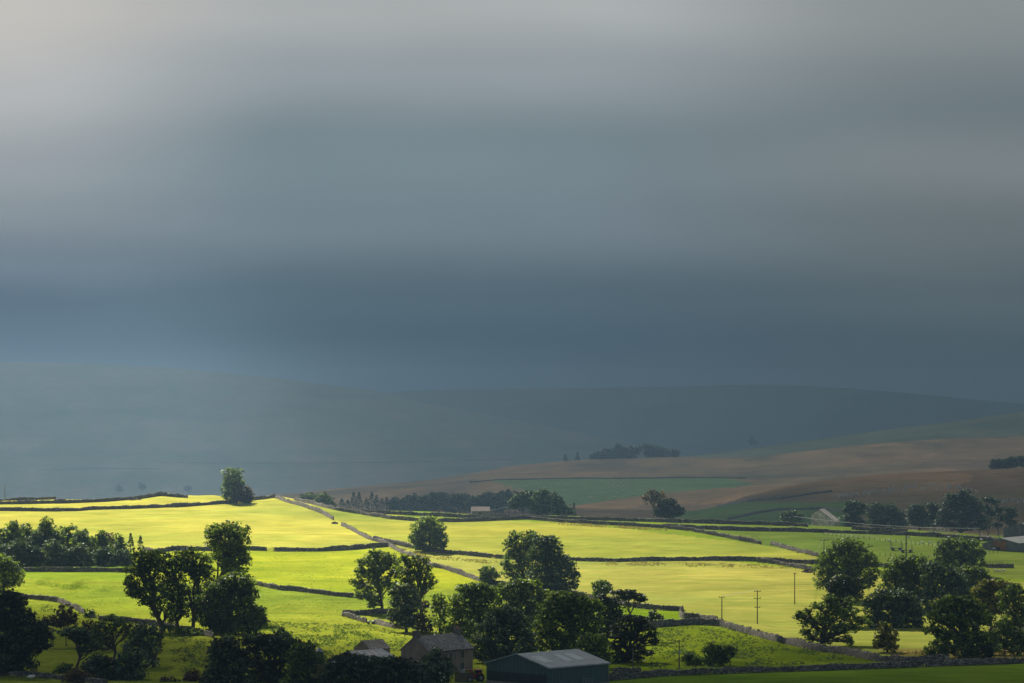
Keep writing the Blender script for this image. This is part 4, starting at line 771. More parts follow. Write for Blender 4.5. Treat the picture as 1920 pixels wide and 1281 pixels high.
T_('dead_tree', 'small bare dead tree on the skyline wall', (1227, 971), [(1222, 924, 12, 5), (1236, 926, 12, 6), (1214, 936, 12, 8), (1240, 938, 12, 8), (1226, 935, 12, 8)], 'r', 'd', Y=1340, dens=.5, trunk_r=.28, bark=M_BARKL)
T_('windswept_bush', 'dark windswept bush beside the small bare dead tree', (1255, 972), [(1244, 944, 12, 8), (1256, 942, 12, 7), (1240, 956, 13, 9), (1260, 955, 16, 9), (1274, 956, 10, 7), (1250, 965, 18, 6), (1272, 963, 9, 5)], 'k', 's', cat='bush', Y=1335, dens=1.3)
T_('field_bush', 'low feathery bush left of the little stone field barn', (1486, 984), [(1472, 966, 10, 6), (1486, 964, 13, 7), (1500, 970, 10, 6), (1482, 974, 20, 7)], 'b', 's', cat='bush', Y=1390, dens=1.1)
T_('scots_pine', 'lumpy dark pine immediately right of the little stone field barn', (1602, 991), [(1600, 944, 15, 6), (1616, 950, 12, 5), (1590, 956, 11, 6), (1606, 960, 15, 7), (1598, 972, 17, 7), (1612, 980, 11, 5), (1596, 984, 12, 5)], 'b', 'p', Y=1400, dens=1.7, trunk_r=.35)
T_('rounded_pine', 'second dark tree from the little stone field barn, broad and rounded', (1662, 992), [(1646, 950, 15, 7), (1664, 954, 16, 8), (1640, 964, 14, 9), (1662, 968, 20, 10), (1684, 966, 15, 8), (1646, 980, 18, 9), (1678, 980, 20, 9)], 'b', Y=1420, dens=1.4, trunk_r=.3)
T_('dark_pine', 'narrow dark pine left of the tallest pine', (1722, 992), [(1720, 952, 13, 6), (1712, 962, 12, 8), (1730, 964, 12, 8), (1718, 976, 16, 9), (1732, 982, 12, 7)], 'b', 'p', Y=1425, dens=1.7, trunk_r=.3)
T_('feathery_pine', 'small pine touching the left side of the tallest pine', (1750, 992), [(1746, 948, 12, 6), (1756, 958, 12, 7), (1744, 966, 12, 7), (1752, 978, 14, 8)], 'b', 'p', Y=1435, dens=1.6, trunk_r=.3)
T_('tallest_pine', 'tallest and widest of the hazy pines above the sheep field', (1800, 996), [(1810, 922, 9, 4), (1790, 930, 16, 6), (1808, 934, 18, 7), (1828, 942, 14, 7), (1780, 944, 15, 8), (1802, 950, 24, 9), (1832, 956, 16, 8), (1772, 962, 14, 9), (1800, 968, 26, 10), (1834, 972, 18, 9), (1766, 980, 16, 8), (1800, 986, 28, 8), (1836, 986, 16, 7)], 'b', 'p', Y=1415, dens=1.5, trunk_r=.45)
T_('open_pine', 'open branched pine just right of the tallest pine', (1854, 992), [(1852, 936, 10, 5), (1862, 940, 9, 4), (1846, 952, 11, 6), (1858, 962, 10, 6), (1848, 976, 11, 6)], 'b', 'p', Y=1425, dens=1.2, trunk_r=.25)
T_('spindly_pine', 'spindly pine with a bare top at the right end of the hazy pines', (1872, 990), [(1868, 944, 6, 7), (1872, 958, 8, 6), (1876, 972, 9, 6), (1868, 984, 10, 5)], 'b', 'p', Y=1450, dens=1.1, trunk_r=.2)
T_('last_pine', 'rounded little pine ending the row of hazy pines', (1893, 990), [(1892, 954, 11, 5), (1898, 964, 10, 6), (1888, 970, 10, 6), (1896, 980, 11, 6)], 'b', 'p', Y=1445, dens=1.4, trunk_r=.2)
for i, (x, w_, tp) in enumerate([(1868, 11, 862), (1884, 12, 862), (1900, 12, 858), (1916, 12, 856)]):
    T_('distant_tree', ['first', 'second', 'third', 'last'][i] + ' from left of the faint trees on the moor at the right edge', (x, 878), [(x, tp + 5, w_, 6), (x - 2, tp + 12, w_, 7)], 'b', Y=2450, group='faint trees on the moor', dens=1.3)
# pines of the far plantation
PLANT = [(1110, 851, 7), (1118, 847, 8), (1127, 845, 8), (1136, 842, 8), (1145, 841, 8), (1152, 838, 8), (1159, 832, 8), (1167, 837, 8), (1176, 838, 9), (1185, 837, 8), (1191, 841, 6), (1200, 834, 6), (1209, 831, 7), (1217, 832, 9), (1226, 834, 10), (1238, 837, 10), (1249, 840, 9), (1260, 842, 8), (1268, 844, 6)]
for i, (x, tp, w_) in enumerate(PLANT):
    bl = [(x, tp + 4, w_ * .8, 4), (x + 1, tp + 8, w_, 5)]
    if not 1188 < x < 1215: bl += [(x, tp + 15, w_, 7), (x, tp + 22, w_, 6)]
    T_('plantation_pine', ORD[i] + ' pine from the left in the small plantation on the moor skyline', (x, 866), bl, 'b', 'p', Y=4060, group='pines of the moor plantation', dens=1.3, trunk_r=.35, leafs=1.3, clump=2.2)
for x, h_, lb in [(1060, 14, 'smaller lone spruce left of the moor plantation'), (1083, 15, 'taller lone spruce close to the moor plantation')]:
    conifer('lone_spruce', lb, x, 4050, h_, 11, 'b', 'lone spruces on the moor')
for x, y_, lb in [(223, 918, 'faint bush low on the blue fell, left one'), (265, 914, 'faint bush low on the blue fell, middle one'), (352, 918, 'faint bush low on the blue fell, nearest the hilltop tree'), (1410, 830, 'faint distant tree on the far fell above the moor')]:
    T_('far_bush', lb, (x, y_ + 5), [(x, y_ - 4, 6, 5), (x + 2, y_, 7, 4)], 'b', 's', cat='bush', Y=5600 if x < 1000 else 6000, leafs=1.6, clump=2.5, group='faint bushes on the far fell')
#OBJECTS_DATA
# ================================================================ BUILDINGS
def cladding(name, c, c2, freq=6.0, rough=.55, metal=0.0, rust=None):
    m, nt = newmat(name)
    tcn = N(nt, 'ShaderNodeTexCoord'); sx = N(nt, 'ShaderNodeSeparateXYZ'); L(nt, tcn.outputs['Object'], sx.inputs[0])
    t = mth(nt, 'ADD', sx.outputs[0], sx.outputs[1]); wv = mth(nt, 'SINE', mth(nt, 'MULTIPLY', t, freq))
    n1 = N(nt, 'ShaderNodeTexNoise', i_Scale=.6, i_Detail=5.0); L(nt, tcn.outputs['Object'], n1.inputs[0])
    cr_ = ramp(nt, n1.outputs[0], [(.35, c2), (.65, c)])
    if rust: cr_ = mixc(nt, ramp(nt, n1.outputs[0], [(.5, 0.0), (.62, 1.0)]), cr_, rust)
    cr_ = mixc(nt, 1.0, cr_, ramp(nt, mth(nt, 'ADD', mth(nt, 'MULTIPLY', wv, .5), .5), [(0, .8), (1, 1.1)]), 'MULTIPLY')
    bs = N(nt, 'ShaderNodeBsdfPrincipled', i_Roughness=rough, i_Metallic=metal); L(nt, cr_, bs.inputs['Base Color'])
    bp = N(nt, 'ShaderNodeBump', i_Strength=.4, i_Distance=.05); L(nt, wv, bp.inputs['Height']); L(nt, bp.outputs[0], bs.inputs['Normal'])
    out = N(nt, 'ShaderNodeOutputMaterial'); L(nt, bs.outputs[0], out.inputs[0]); return m
M_GREENCLAD = cladding('green_cladding', (0.045, 0.085, 0.085), (0.035, 0.065, 0.068))
M_NAVYCLAD = cladding('dark_cladding', (0.014, 0.022, 0.032), (0.010, 0.016, 0.024))
M_ROOFSHEET = cladding('roof_sheet', (0.30, 0.32, 0.35), (0.23, 0.25, 0.27))
M_ROOFLIGHT = cladding('roof_light', (0.45, 0.49, 0.50), (0.38, 0.42, 0.43), rough=.3)
M_PALELIGHT = cladding('old_roof_light', (0.55, 0.48, 0.42), (0.40, 0.34, 0.30), rough=.5)
M_CONC = simple('concrete', (0.22, 0.19, 0.17), .9, .4, .7)
M_GREYBOARD = cladding('grey_boarding', (0.17, 0.165, 0.16), (0.10, 0.10, 0.10), 9)
M_RUST = cladding('rusty_sheet', (0.30, 0.13, 0.06), (0.20, 0.085, 0.045), 9)
M_PALEROOF = cladding('pale_roof', (0.19, 0.20, 0.20), (0.14, 0.15, 0.15), 7)
M_BRICK = simple('pink_stone', (0.26, 0.20, 0.18), .9, .4, 1.5)
M_RED = simple('red_paint', (0.35, 0.02, 0.015), .35, .2)
M_RUBBER = simple('rubber', (0.015, 0.015, 0.015), .8)
M_GLASS = simple('dark_glass', (0.02, 0.03, 0.04), .08)
M_TERRA = simple('terracotta', (0.40, 0.13, 0.07), .8, .2)
M_RENDER = simple('render_coat', (0.27, 0.20, 0.155), .95, .35, .5)
M_WOOL = simple('wool', (0.80, 0.74, 0.64), .95, .3, 3)
M_FACE = simple('sheep_face', (0.10, 0.08, 0.07), .9)
M_TUBE = simple('tree_guard_plastic', (0.5, 0.5, 0.46), .5, .1)
M_BARREL = simple('silo_metal', (0.17, 0.20, 0.19), .5, .3, 1.0, .3)
class Gable:
    """building with a gable end on the left and a long side on the right of its near corner"""
    def __init__(s, name, label, cpx, Y, theta, D, Lf, hL, hR, hA, apex=.5, zg=None, cat='building', wallm=None, roofm=None, over=.3, th=.14):
        t = R(theta); s.D, s.L, s.h = D, Lf, (hL, hR, hA)
        zg = gz(cpx, Y) if zg is None else zg
        s.root = empty(name, (Xw(cpx, Y), Y, zg), label, cat, None, t)      # local x = along the long side, y = along the gable
        ax = D * (1 - apex); s.ax = ax
        b = MB(); pr = [(0, -4.0), (0, hR), (ax, hA), (D, hL), (D, -4.0)]
        p = [(0, y, z) for y, z in pr] + [(Lf, y, z) for y, z in pr]
        b.poly(p, [(0, 1, 2, 3, 4), (9, 8, 7, 6, 5), (0, 5, 6, 1), (3, 8, 9, 4), (1, 6, 7, 2), (2, 7, 8, 3)])
        s.wall = b.build('wall', wallm, s.root)
        b = MB(); o = over
        sR = (hA - hR) / ax; sL = (hA - hL) / (D - ax)
        A = (-o, hR - o * sR); B = (ax, hA); Cc = (D + o, hL - o * sL)
        for P0, P1 in ((A, B), (B, Cc)):
            q = []
            for x in (-o * .8, Lf + o * .8):
                q += [(x, P0[0], P0[1] + .02), (x, P1[0], P1[1] + .02), (x, P1[0], P1[1] + .02 + th), (x, P0[0], P0[1] + .02 + th)]
            b.poly(q, [(0, 1, 2, 3), (7, 6, 5, 4), (0, 4, 5, 1), (3, 2, 6, 7), (0, 3, 7, 4), (1, 5, 6, 2)])
        s.roof = b.build('roof', roofm, s.root); s.th = th; s.sR = sR; s.sL = sL; s.hR = hR
    def roofpt(s, x, y, up=0.0):     # a point on the right-hand slope
        return (x, y, s.hR + s.sR * y + s.th + .02 + up)
    def patch(s, name, x0, x1, y0, y1, mat, parent=None):
        b = MB(); q = [s.roofpt(x0, y0, .0), s.roofpt(x1, y0, .0), s.roofpt(x1, y1, .0), s.roofpt(x0, y1, .0)]
        q += [s.roofpt(x0, y0, .04), s.roofpt(x1, y0, .04), s.roofpt(x1, y1, .04), s.roofpt(x0, y1, .04)]
        b.poly(q, [(4, 5, 6, 7), (0, 1, 5, 4), (1, 2, 6, 5), (2, 3, 7, 6), (3, 0, 4, 7), (3, 2, 1, 0)]); return b.build(name, mat, parent or s.root)
    def window(s, face, a, z, w_, h_, name='window', mat=None):
        f = MB(); g = MB(); e = .06
        def bx(B, a0, a1, z0, z1, d0, d1):
            if face == 'side': B.box(a0, a1, -d1, -d0, z0, z1)
            else: B.box(-d1, -d0, a0, a1, z0, z1)
        bx(f, a - .12, a, z - .05, z + h_ + .12, .01, .10); bx(f, a + w_, a + w_ + .12, z - .05, z + h_ + .12, .01, .10)
        bx(f, a, a + w_, z + h_, z + h_ + .14, .01, .10); bx(f, a - .2, a + w_ + .2, z - .2, z - .05, .01, .16); bx(f, a + w_ / 2 - .03, a + w_ / 2 + .03, z - .05, z + h_, .03, .07)
        wo_ = f.build(name, M_SILL, s.root); bx(g, a, a + w_, z - .05, z + h_, .004, .03); g.build('pane', mat or M_GLASS, wo_)
M_SILL = simple('window_surround', (0.26, 0.23, 0.20), .8, .2)
# farmhouse
g = Gable('farmhouse', 'stone farmhouse with two chimneys and a plain gable, beside the big green barn', 804, 728, 50, 8.4, 15.2, 5.2, 5.2, 8.3, cat='house', wallm=M_RENDER, roofm=M_SLATE)
for x, nm in ((.5, 0), (14.4, 1)):
    b = MB(); b.box(x - .45, x + .45, g.ax - .8, g.ax + .8, 7.2, 9.5); b.box(x - .55, x + .55, g.ax - .9, g.ax + .9, 9.5, 9.68)
    ch = b.build('chimney', M_HOUSE, g.roof)
b = MB()
for yv in (-.45, .15): b.tube([(14.4, g.ax + yv, 9.66), (14.4, g.ax + yv, 10.15)], [.17, .13], 8)
b.build('chimney_pot', M_TERRA, g.root)
for a_, z_, w_, h_ in ((11.0, 3.2, 1.0, 1.6), (11.0, .6, 1.0, 1.5), (7.2, 3.3, .7, 1.1), (7.4, .6, .9, 1.4), (2.0, 3.2, 1.0, 1.5), (2.0, .6, 1.0, 1.5)): g.window('side', a_, z_, w_, h_)
b = MB(); b.box(4.6, 5.6, -.05, -.004, -.1, 2.1); b.build('door', M_WOOD, g.root)
b = MB(); b.tube([(9.2, -.12, 0), (9.2, -.12, 5.0)], .06, 6); b.build('drainpipe', M_METAL, g.root)
b = MB(); b.tube([(-.2, -.42, 4.98), (15.4, -.42, 4.98)], .09, 6); b.build('gutter', M_DARK, g.root)
b = MB(); p = [(0 - .01, y, z) for y, z in ((2.2, -1), (2.2, 1.9), (4.0, 3.1), (5.8, 1.9), (5.8, -1))] + [(-3.2, y, z) for y, z in ((2.2, -1), (2.2, 1.9), (4.0, 3.1), (5.8, 1.9), (5.8, -1))]
b.poly(p, [(0, 1, 2, 3, 4), (9, 8, 7, 6, 5), (0, 5, 6, 1), (1, 6, 7, 2), (2, 7, 8, 3), (3, 8, 9, 4)]); po = b.build('porch', M_HOUSE, g.root)
b = MB(); b.poly([(.0, 1.9, 1.82), (.0, 4.0, 3.2), (-3.5, 4.0, 3.2), (-3.5, 1.9, 1.82), (.0, 6.1, 1.82), (-3.5, 6.1, 1.82), (.0, 4.0, 3.32), (-3.5, 4.0, 3.32), (.0, 1.9, 1.94), (-3.5, 1.9, 1.94), (.0, 6.1, 1.94), (-3.5, 6.1, 1.94)],
  [(0, 1, 2, 3), (1, 4, 5, 2), (8, 9, 7, 6), (6, 7, 11, 10), (3, 2, 7, 9), (2, 5, 11, 7), (0, 3, 9, 8), (4, 10, 11, 5)]); b.build('porch_roof', M_SLATE, po)
# big green barn
g = Gable('barn', 'big modern barn of blue green sheeting with a grey roof, beside the nearest wall', 1028, 688, 45.5, 18.6, 18.8, 4.7, 4.7, 7.1, cat='barn', wallm=M_GREENCLAD, roofm=M_ROOFSHEET, over=.35, zg=-60.6)
g.patch('roof_light', 1.6, 4.6, 2.6, 7.0, M_ROOFLIGHT); g.patch('roof_light', 8.6, 10.6, 2.6, 7.0, M_ROOFLIGHT); g.patch('roof_light', 12.0, 14.6, 2.6, 7.0, M_ROOFLIGHT)
b = MB(); b.box(-.05, -.003, .4, 18.2, 1.0, 3.1); b.build('sliding_door', M_NAVYCLAD, g.root)
b = MB(); b.box(-.10, -.003, .0, 18.6, -1.2, .98); b.box(0.0, 18.8, -.10, -.003, -1.2, .6); b.build('base_wall', M_CONC, g.root)
for sgn in (0, 1):
    b = MB(); y0, z0 = (-.35, 4.7 - .35 * g.sR) if sgn == 0 else (18.95, 4.7 - .35 * g.sL); yy0, zz0 = (g.ax, 7.1)
    p = []
    for (yq, zq) in ((y0, z0), (yy0, zz0)):
        p += [(-.36, yq, zq - .05), (-.29, yq, zq - .05), (-.29, yq, zq + .24), (-.36, yq, zq + .24)]
    b.poly(p, [(0, 4, 5, 1), (1, 5, 6, 2), (2, 6, 7, 3), (3, 7, 4, 0), (0, 1, 2, 3), (7, 6, 5, 4)]); b.build('verge_trim', M_METAL, g.root)
b = MB(); b.tube([(-.3, -.48, 4.55), (19.1, -.48, 4.55)], .11, 6); b.build('gutter', M_METAL, g.root)
b = MB(); b.tube([(18.7, -.25, 0), (18.7, -.25, 4.5)], .07, 6); b.build('drainpipe', M_METAL, g.root)
b = MB()
for hy in (.3, .8, 1.3, 1.8): b.tube([(9.6, -1.2, hy), (12.4, -1.2, hy)], .035, 5)
for hx in (9.6, 10.5, 11.4, 12.4): b.tube([(hx, -1.2, 0), (hx, -1.2, 2.0)], .04, 5)
hr = g.root.matrix_basis @ Vector((0, 0, 0))
cattle = b.build('livestock_race', M_METAL, None, g.root.location); cattle.rotation_euler = g.root.rotation_euler; tag(cattle, 'grey metal livestock hurdles standing against the side of the big green barn', 'hurdle')
# outbuildings left of the farmhouse
g = Gable('outbuilding', 'small stone outbuilding with a pitched slate roof, left of the farmhouse', 694, 760, 50, 5.2, 7.0, 3.5, 3.5, 5.4, cat='building', wallm=M_RENDER, roofm=M_SLATE, over=.15)
b = MB(); b.box(3.0, 4.2, -.05, -.004, -.2, 2.0); b.build('door', M_WOOD, g.root)
g = Gable('cattle_shed', 'long low farm shed with pale patchy roof lights, in front of the small outbuilding', 690, 722, 44, 13.4, 10.0, 2.9, 2.9, 5.2, cat='shed', wallm=M_GREYBOARD, roofm=M_ROOFSHEET, over=.2)
for k_, (x0, x1, y0, y1) in enumerate(((0.5, 1.3, 4.0, 6.0), (2.2, 3.0, 4.2, 6.2), (4.0, 4.8, 3.2, 5.6), (5.8, 6.7, 3.8, 6.0), (7.6, 8.3, 3.4, 5.6))): g.patch('roof_light', x0, x1, y0, y1, M_PALELIGHT)
b = MB(); b.box(-.05, -.003, 4.0, 9.0, -.3, 2.8); b.build('door_opening', M_DARK, g.root)
g = Gable('lean_shed', 'lowest grey shed roof with one pale roof light, left of the farm sheds', 640, 700, 35, 8, 8, 2.4, 2.4, 4.5, cat='shed', wallm=M_GREYBOARD, roofm=M_ROOFSHEET, over=.2)
g.patch('roof_light', 1.0, 3.2, 1.6, 2.4, M_PALELIGHT)
# grain silo
Ys = 728; b = MB(); zs = gz(598, Ys); root = empty('grain_silo', (Xw(598, Ys), Ys, zs), 'squat grey metal grain silo with conical cap, left of the farm sheds', 'silo')
b.tube([(0, 0, 0), (0, 0, 5.2)], 1.0, 20); b.build('silo_body', M_BARREL, root)
b = MB(); b.tube([(0, 0, 5.2), (0, 0, 6.0)], [1.08, .25], 20); b.build('silo_cap', M_METAL, root)
b = MB(); b.tube([(.1, 0, 6.1), (3.0, .3, 4.0)], .07, 6); b.build('filler_pipe', M_DARK, root)
b = MB(); b.tube([(0, 0, 6.0), (0, 0, 6.35)], .1, 6); b.build('vent', M_METAL, root)
b = MB(); b.tube([(0, -.5, 0), (0, .5, 0)], .62, 16); o = b.build('round_bale', M_DARK, None, (Xw(611, 733), 733, gz(611, 733) + .6)); o.rotation_euler = (0, 0, R(30)); tag(o, 'dark wrapped round bale lying right of the grain silo', 'bale')
# stone field barn
g = Gable('field_barn', 'little old stone field barn with one long sagging roof slope, left of the dark pines', 1565, 1388, 75, 10.2, 13.0, 5.2, 2.3, 7.3, apex=.34, cat='barn', wallm=M_BARNST, roofm=M_SLATE, over=.12, zg=Zw(988, 1388))
b = MB(); b.box(-.04, -.003, 6.8, 7.2, 2.6, 3.3); b.build('vent_slit', M_DARK, g.root)
b = MB(); b.box(3.0, 4.4, -.05, -.004, -.3, 1.3); b.build('doorway', M_DARK, g.root)
# sheds at the right edge
g = Gable('rusty_shed', 'low farm shed with a rusty orange panel and pale roof at the right edge', 1910, 1118, 58, 13.6, 20, 2.2, 2.6, 4.3, cat='shed', wallm=M_GREYBOARD, roofm=M_PALEROOF, over=.12, zg=gz(1880, 1118) + .1)
b = MB(); b.box(-.05, -.003, 4.6, 9.4, 1.2, 3.4); b.box(-.05, -.003, 4.6, 6.8, .0, 1.2); b.build('rusty_panel', M_RUST, g.root)
b = MB(); b.box(-.04, -.003, 6.85, 9.4, .0, 1.15); b.build('door_opening', M_DARK, g.root)
b = MB(); b.box(-.06, -.003, .02, 13.5, -.9, .0); b.build('base_wall', M_CONC, g.root)
g = Gable('boarded_shed', 'taller grey boarded shed rising behind the rusty shed at the right edge', 1948, 1150, 58, 13.6, 20, 4.7, 4.9, 6.7, cat='shed', wallm=M_GREYBOARD, roofm=M_PALEROOF, over=.15)
b = MB(); b.box(-.05, -.003, 4.0, 9.0, 0, 3.2); b.build('sliding_door', M_GREYBOARD, g.root)
g = Gable('small_shed', 'small pinkish stone shed roof peeping over the skyline wall by the hazy trees', 884, 1335, 3, 5.0, 7.6, 2.4, 2.4, 4.1, cat='shed', wallm=M_BRICK, roofm=M_BRICK, over=.1, zg=gz(900, 1335) - .3)
b = MB(); b.box(3.0, 4.2, -.05, -.004, 0, 1.9); b.build('door', M_WOOD, g.root)
g = Gable('field_shelter', 'small dark shed in the shade under the hazy pines', 1700, 1392, 12, 3.0, 5.0, 1.8, 1.8, 2.4, cat='shed', wallm=M_GREYBOARD, roofm=M_GREYBOARD, over=.1)
b = MB(); b.box(1.0, 2.6, -.05, -.004, 0, 1.5); b.build('doorway', M_DARK, g.root)

# ================================================================ VEHICLES AND FARM THINGS
def wheel(parent, x, y, r_, w_, name='wheel'):
    b = MB(); b.tube([(x, y - w_ / 2, r_), (x, y + w_ / 2, r_)], r_, 18); o = b.build(name, M_RUBBER, parent)
    b = MB(); b.tube([(x, y - w_ / 2 - .02, r_), (x, y + w_ / 2 + .02, r_)], r_ * .5, 12); b.build('rim', M_METAL, o); return o
# red tractor with raised loader
Yt = 706; root = empty('tractor', (Xw(893, Yt), Yt, gz(893, Yt)), 'red tractor with a raised front loader parked between the farmhouse and the big barn', 'tractor', None, R(200))
b = MB(); b.box(.2, 2.3, -.42, .42, .9, 1.65); b.box(2.3, 2.45, -.36, .36, .95, 1.5); b.build('bonnet', M_RED, root)
b = MB(); b.box(-1.2, .2, -.45, .45, .6, 1.1); b.box(.2, 2.1, -.3, .3, .5, .9); b.build('chassis', M_DARK, root)
b = MB(); b.box(-1.1, .15, -.62, .62, 1.1, 2.45); b.build('cab', M_GLASS, root)
b = MB(); b.box(-1.25, .3, -.74, .74, 2.45, 2.6); b.build('cab_roof', M_RED, root)
for s_ in (-1, 1):
    b = MB(); b.tube([(-1.5, s_ * .85, 1.1), (-1.1, s_ * .85, 1.75), (-.5, s_ * .85, 1.85), (.0, s_ * .85, 1.6)], [.10, .16, .16, .1], 6); b.build('mudguard', M_RED, root)
    wheel(root, -.75, s_ * .85, .82, .45); wheel(root, 1.75, s_ * .75, .52, .32)
b = MB()
for s_ in (-1, 1): b.tube([(.2, s_ * .55, 1.3), (1.6, s_ * .55, 2.6), (2.9, s_ * .55, 2.4)], [.11, .10, .09], 6)
b.tube([(1.6, -.55, 2.6), (1.6, .55, 2.6)], .07, 6); b.build('loader_arm', M_RED, root)
b = MB(); b.box(2.8, 3.5, -.9, .9, 2.0, 2.12); b.box(2.8, 2.9, -.9, .9, 2.0, 2.7); b.box(2.8, 3.5, -.9, -.82, 2.0, 2.6); b.box(2.8, 3.5, .82, .9, 2.0, 2.6); b.build('bucket', M_METAL, root)
b = MB(); b.tube([(1.3, -.3, 1.6), (1.3, -.3, 2.4)], .05, 6); b.build('exhaust', M_DARK, root)
# board screen
b = MB()
for i in range(16): b.box(i * .26, i * .26 + .24, 0, .04, -.1, 2.0 + .06 * math.sin(i * 2.3))
b.box(0, 4.2, .04, .1, .4, .52); b.box(0, 4.2, .04, .1, 1.5, 1.62)
o = b.build('board_fence', M_WOOD, None, (Xw(853, 704), 704, gz(853, 704))); o.rotation_euler = (0, 0, R(10)); tag(o, 'brown upright board fence in the farmyard beside the red tractor', 'fence', kind='thing')
# two pale cars
def car(px, Y, rz, label, body):
    root = empty('parked_car', (Xw(px, Y), Y, gz(px, Y)), label, 'car', 'cars in the farmyard', R(rz))
    b = MB(); pr = [(-2.1, .3), (-2.15, .85), (-1.9, 1.0), (-1.2, 1.02), (-.6, 1.42), (.9, 1.45), (1.6, 1.05), (2.1, .95), (2.15, .3)]
    n = len(pr); b.poly([(x, -.82, z) for x, z in pr] + [(x, .82, z) for x, z in pr], [tuple(range(n)), tuple(reversed(range(n, 2 * n)))] + [(i, (i + 1) % n + 0, (i + 1) % n + n, i + n) for i in range(n)])
    b.build('body', body, root)
    b = MB(); b.poly([(-1.12, -.83, 1.03), (-.58, -.83, 1.36), (.86, -.83, 1.38), (1.42, -.83, 1.05)], [(0, 1, 2, 3)]); b.poly([(-1.12, .83, 1.03), (-.58, .83, 1.36), (.86, .83, 1.38), (1.42, .83, 1.05)], [(3, 2, 1, 0)])
    b.poly([(-1.18, -.7, 1.06), (-1.18, .7, 1.06), (-.63, .7, 1.43), (-.63, -.7, 1.43)], [(0, 1, 2, 3)]); b.build('windows', M_GLASS, root)
    for x in (-1.35, 1.35):
        for y in (-.75, .75): wheel(root, x, y, .32, .2)
    for y in (-.6, .6):
        b = MB(); b.box(-2.17, -2.1, y - .18, y + .18, .62, .78); b.build('headlight', M_GLASS, root)
car(815, 698, 60, 'white car mostly hidden under the grey green tree in front of the farmhouse', M_WHITE)
car(829, 700, 66, 'silver car next to the white car at the bottom in front of the farmhouse', M_METAL)
# hay trailers
def trailer(px, py, rz, label, two):
    Y = hit(px, py); root = empty('hay_trailer', (Xw(px, Y), Y, gz(px, Y)), label, 'trailer', 'hay trailers in the sheep field', R(rz))
    b = MB(); b.box(-2.0, 2.0, -1.0, 1.0, .75, .95); b.build('bed', M_DARK, root)
    b = MB()
    for x in two:
        for y in (-.95, 0, .95): b.tube([(x, y, .95), (x, y, 2.7)], .05, 5)
        for z in (1.5, 2.1, 2.65): b.tube([(x, -.95, z), (x, .95, z)], .04, 5)
    b.build('end_rail', M_WOOD if len(two) > 1 else M_RUST, root)
    for x in (-1.4, 1.4):
        for y in (-.8, .8): wheel(root, x, y, .38, .22)
    b = MB(); b.tube([(-2, 0, .8), (-3.2, 0, .35)], .06, 5); b.build('drawbar', M_DARK, root)
trailer(1681, 1032, 12, 'flat hay trailer with tall rails at both ends, left of the tall field pole', (-1.9, 1.9))
trailer(1700, 1036, 8, 'flat hay trailer with one rusty end rail, right beside the tall field pole', (1.9,))
# troughs, quad
Y = hit(1470, 1026); b = MB(); b.box(-1.5, 1.5, -.4, .4, .1, .75); b.box(-1.35, 1.35, -.28, .28, .751, .78); o = b.build('water_trough', M_WHITE, None, (Xw(1470, Y), Y, gz(1470, Y))); o.rotation_euler = (0, 0, R(-8)); tag(o, 'white water trough standing behind the short sloping wall', 'trough')
Y = hit(1416, 1017) + 3; b = MB()
for x in (-1.2, 1.2):
    b.tube([(x, -.7, 0), (x, 0, 2.0), (x, .7, 0)], .05, 5)
for t in np.linspace(-1.2, 1.2, 9): b.tube([(t, -.35, 1.0), (t, 0, 2.0), (t, .35, 1.0)], .025, 4)
b.tube([(-1.2, 0, 2.0), (1.2, 0, 2.0)], .05, 5); o = b.build('feed_rack', simple('pale_green_paint', (.35, .42, .33), .6), None, (Xw(1416, Y), Y, gz(1416, Y))); tag(o, 'pale green hay rack just behind the end of the long falling wall', 'feed rack')
Y = hit(695, 1170); root = empty('quad_bike', (Xw(695, Y), Y, gz(695, Y)), 'little quad bike with white bodywork in the gap of the stone sheepfold', 'quad bike', None, R(-15))
b = MB(); b.box(-.8, .8, -.3, .3, .5, .75); b.box(.2, .95, -.45, .45, .68, .85); b.box(-.95, -.3, -.45, .45, .70, .86); b.build('body', M_WHITE, root)
b = MB(); b.box(-.45, .15, -.18, .18, .86, .98); b.build('seat', M_RUBBER, root)
b = MB(); b.tube([(.35, 0, .8), (.25, 0, 1.12)], .03, 5); b.tube([(.25, -.4, 1.15), (.25, .4, 1.15)], .03, 5); b.build('handlebar', M_DARK, root)
for x in (-.65, .65):
    for y in (-.42, .42): wheel(root, x, y, .28, .22)
# gates
def gate(px0, px1, py, label, mat, name):
    Y = hit((px0 + px1) / 2, py); x0, x1 = Xw(px0, Y), Xw(px1, Y); z = gz((px0 + px1) / 2, Y)
    root = empty(name, (x0, Y, z), label, 'gate'); w_ = x1 - x0
    b = MB()
    for zz in (.25, .5, .75, 1.0, 1.2): b.tube([(0, 0, zz), (w_, 0, zz)], .04, 5)
    b.tube([(0, 0, .25), (w_, 0, 1.2)], .03, 5); b.build('bars', mat, root)
    for x in (0, w_):
        b = MB(); b.box(x - .1, x + .1, -.1, .1, -.4, 1.45); b.build('post', M_WOOD, root)
gate(500, 512.5, 1034, 'small wooden gate in the gap of the straight wall on the bright hill', M_BARKL, 'wooden_gate')
gate(169, 185, 1161, 'grey metal field gate between the curving wall and the shadowed wall', M_METAL, 'metal_gate')
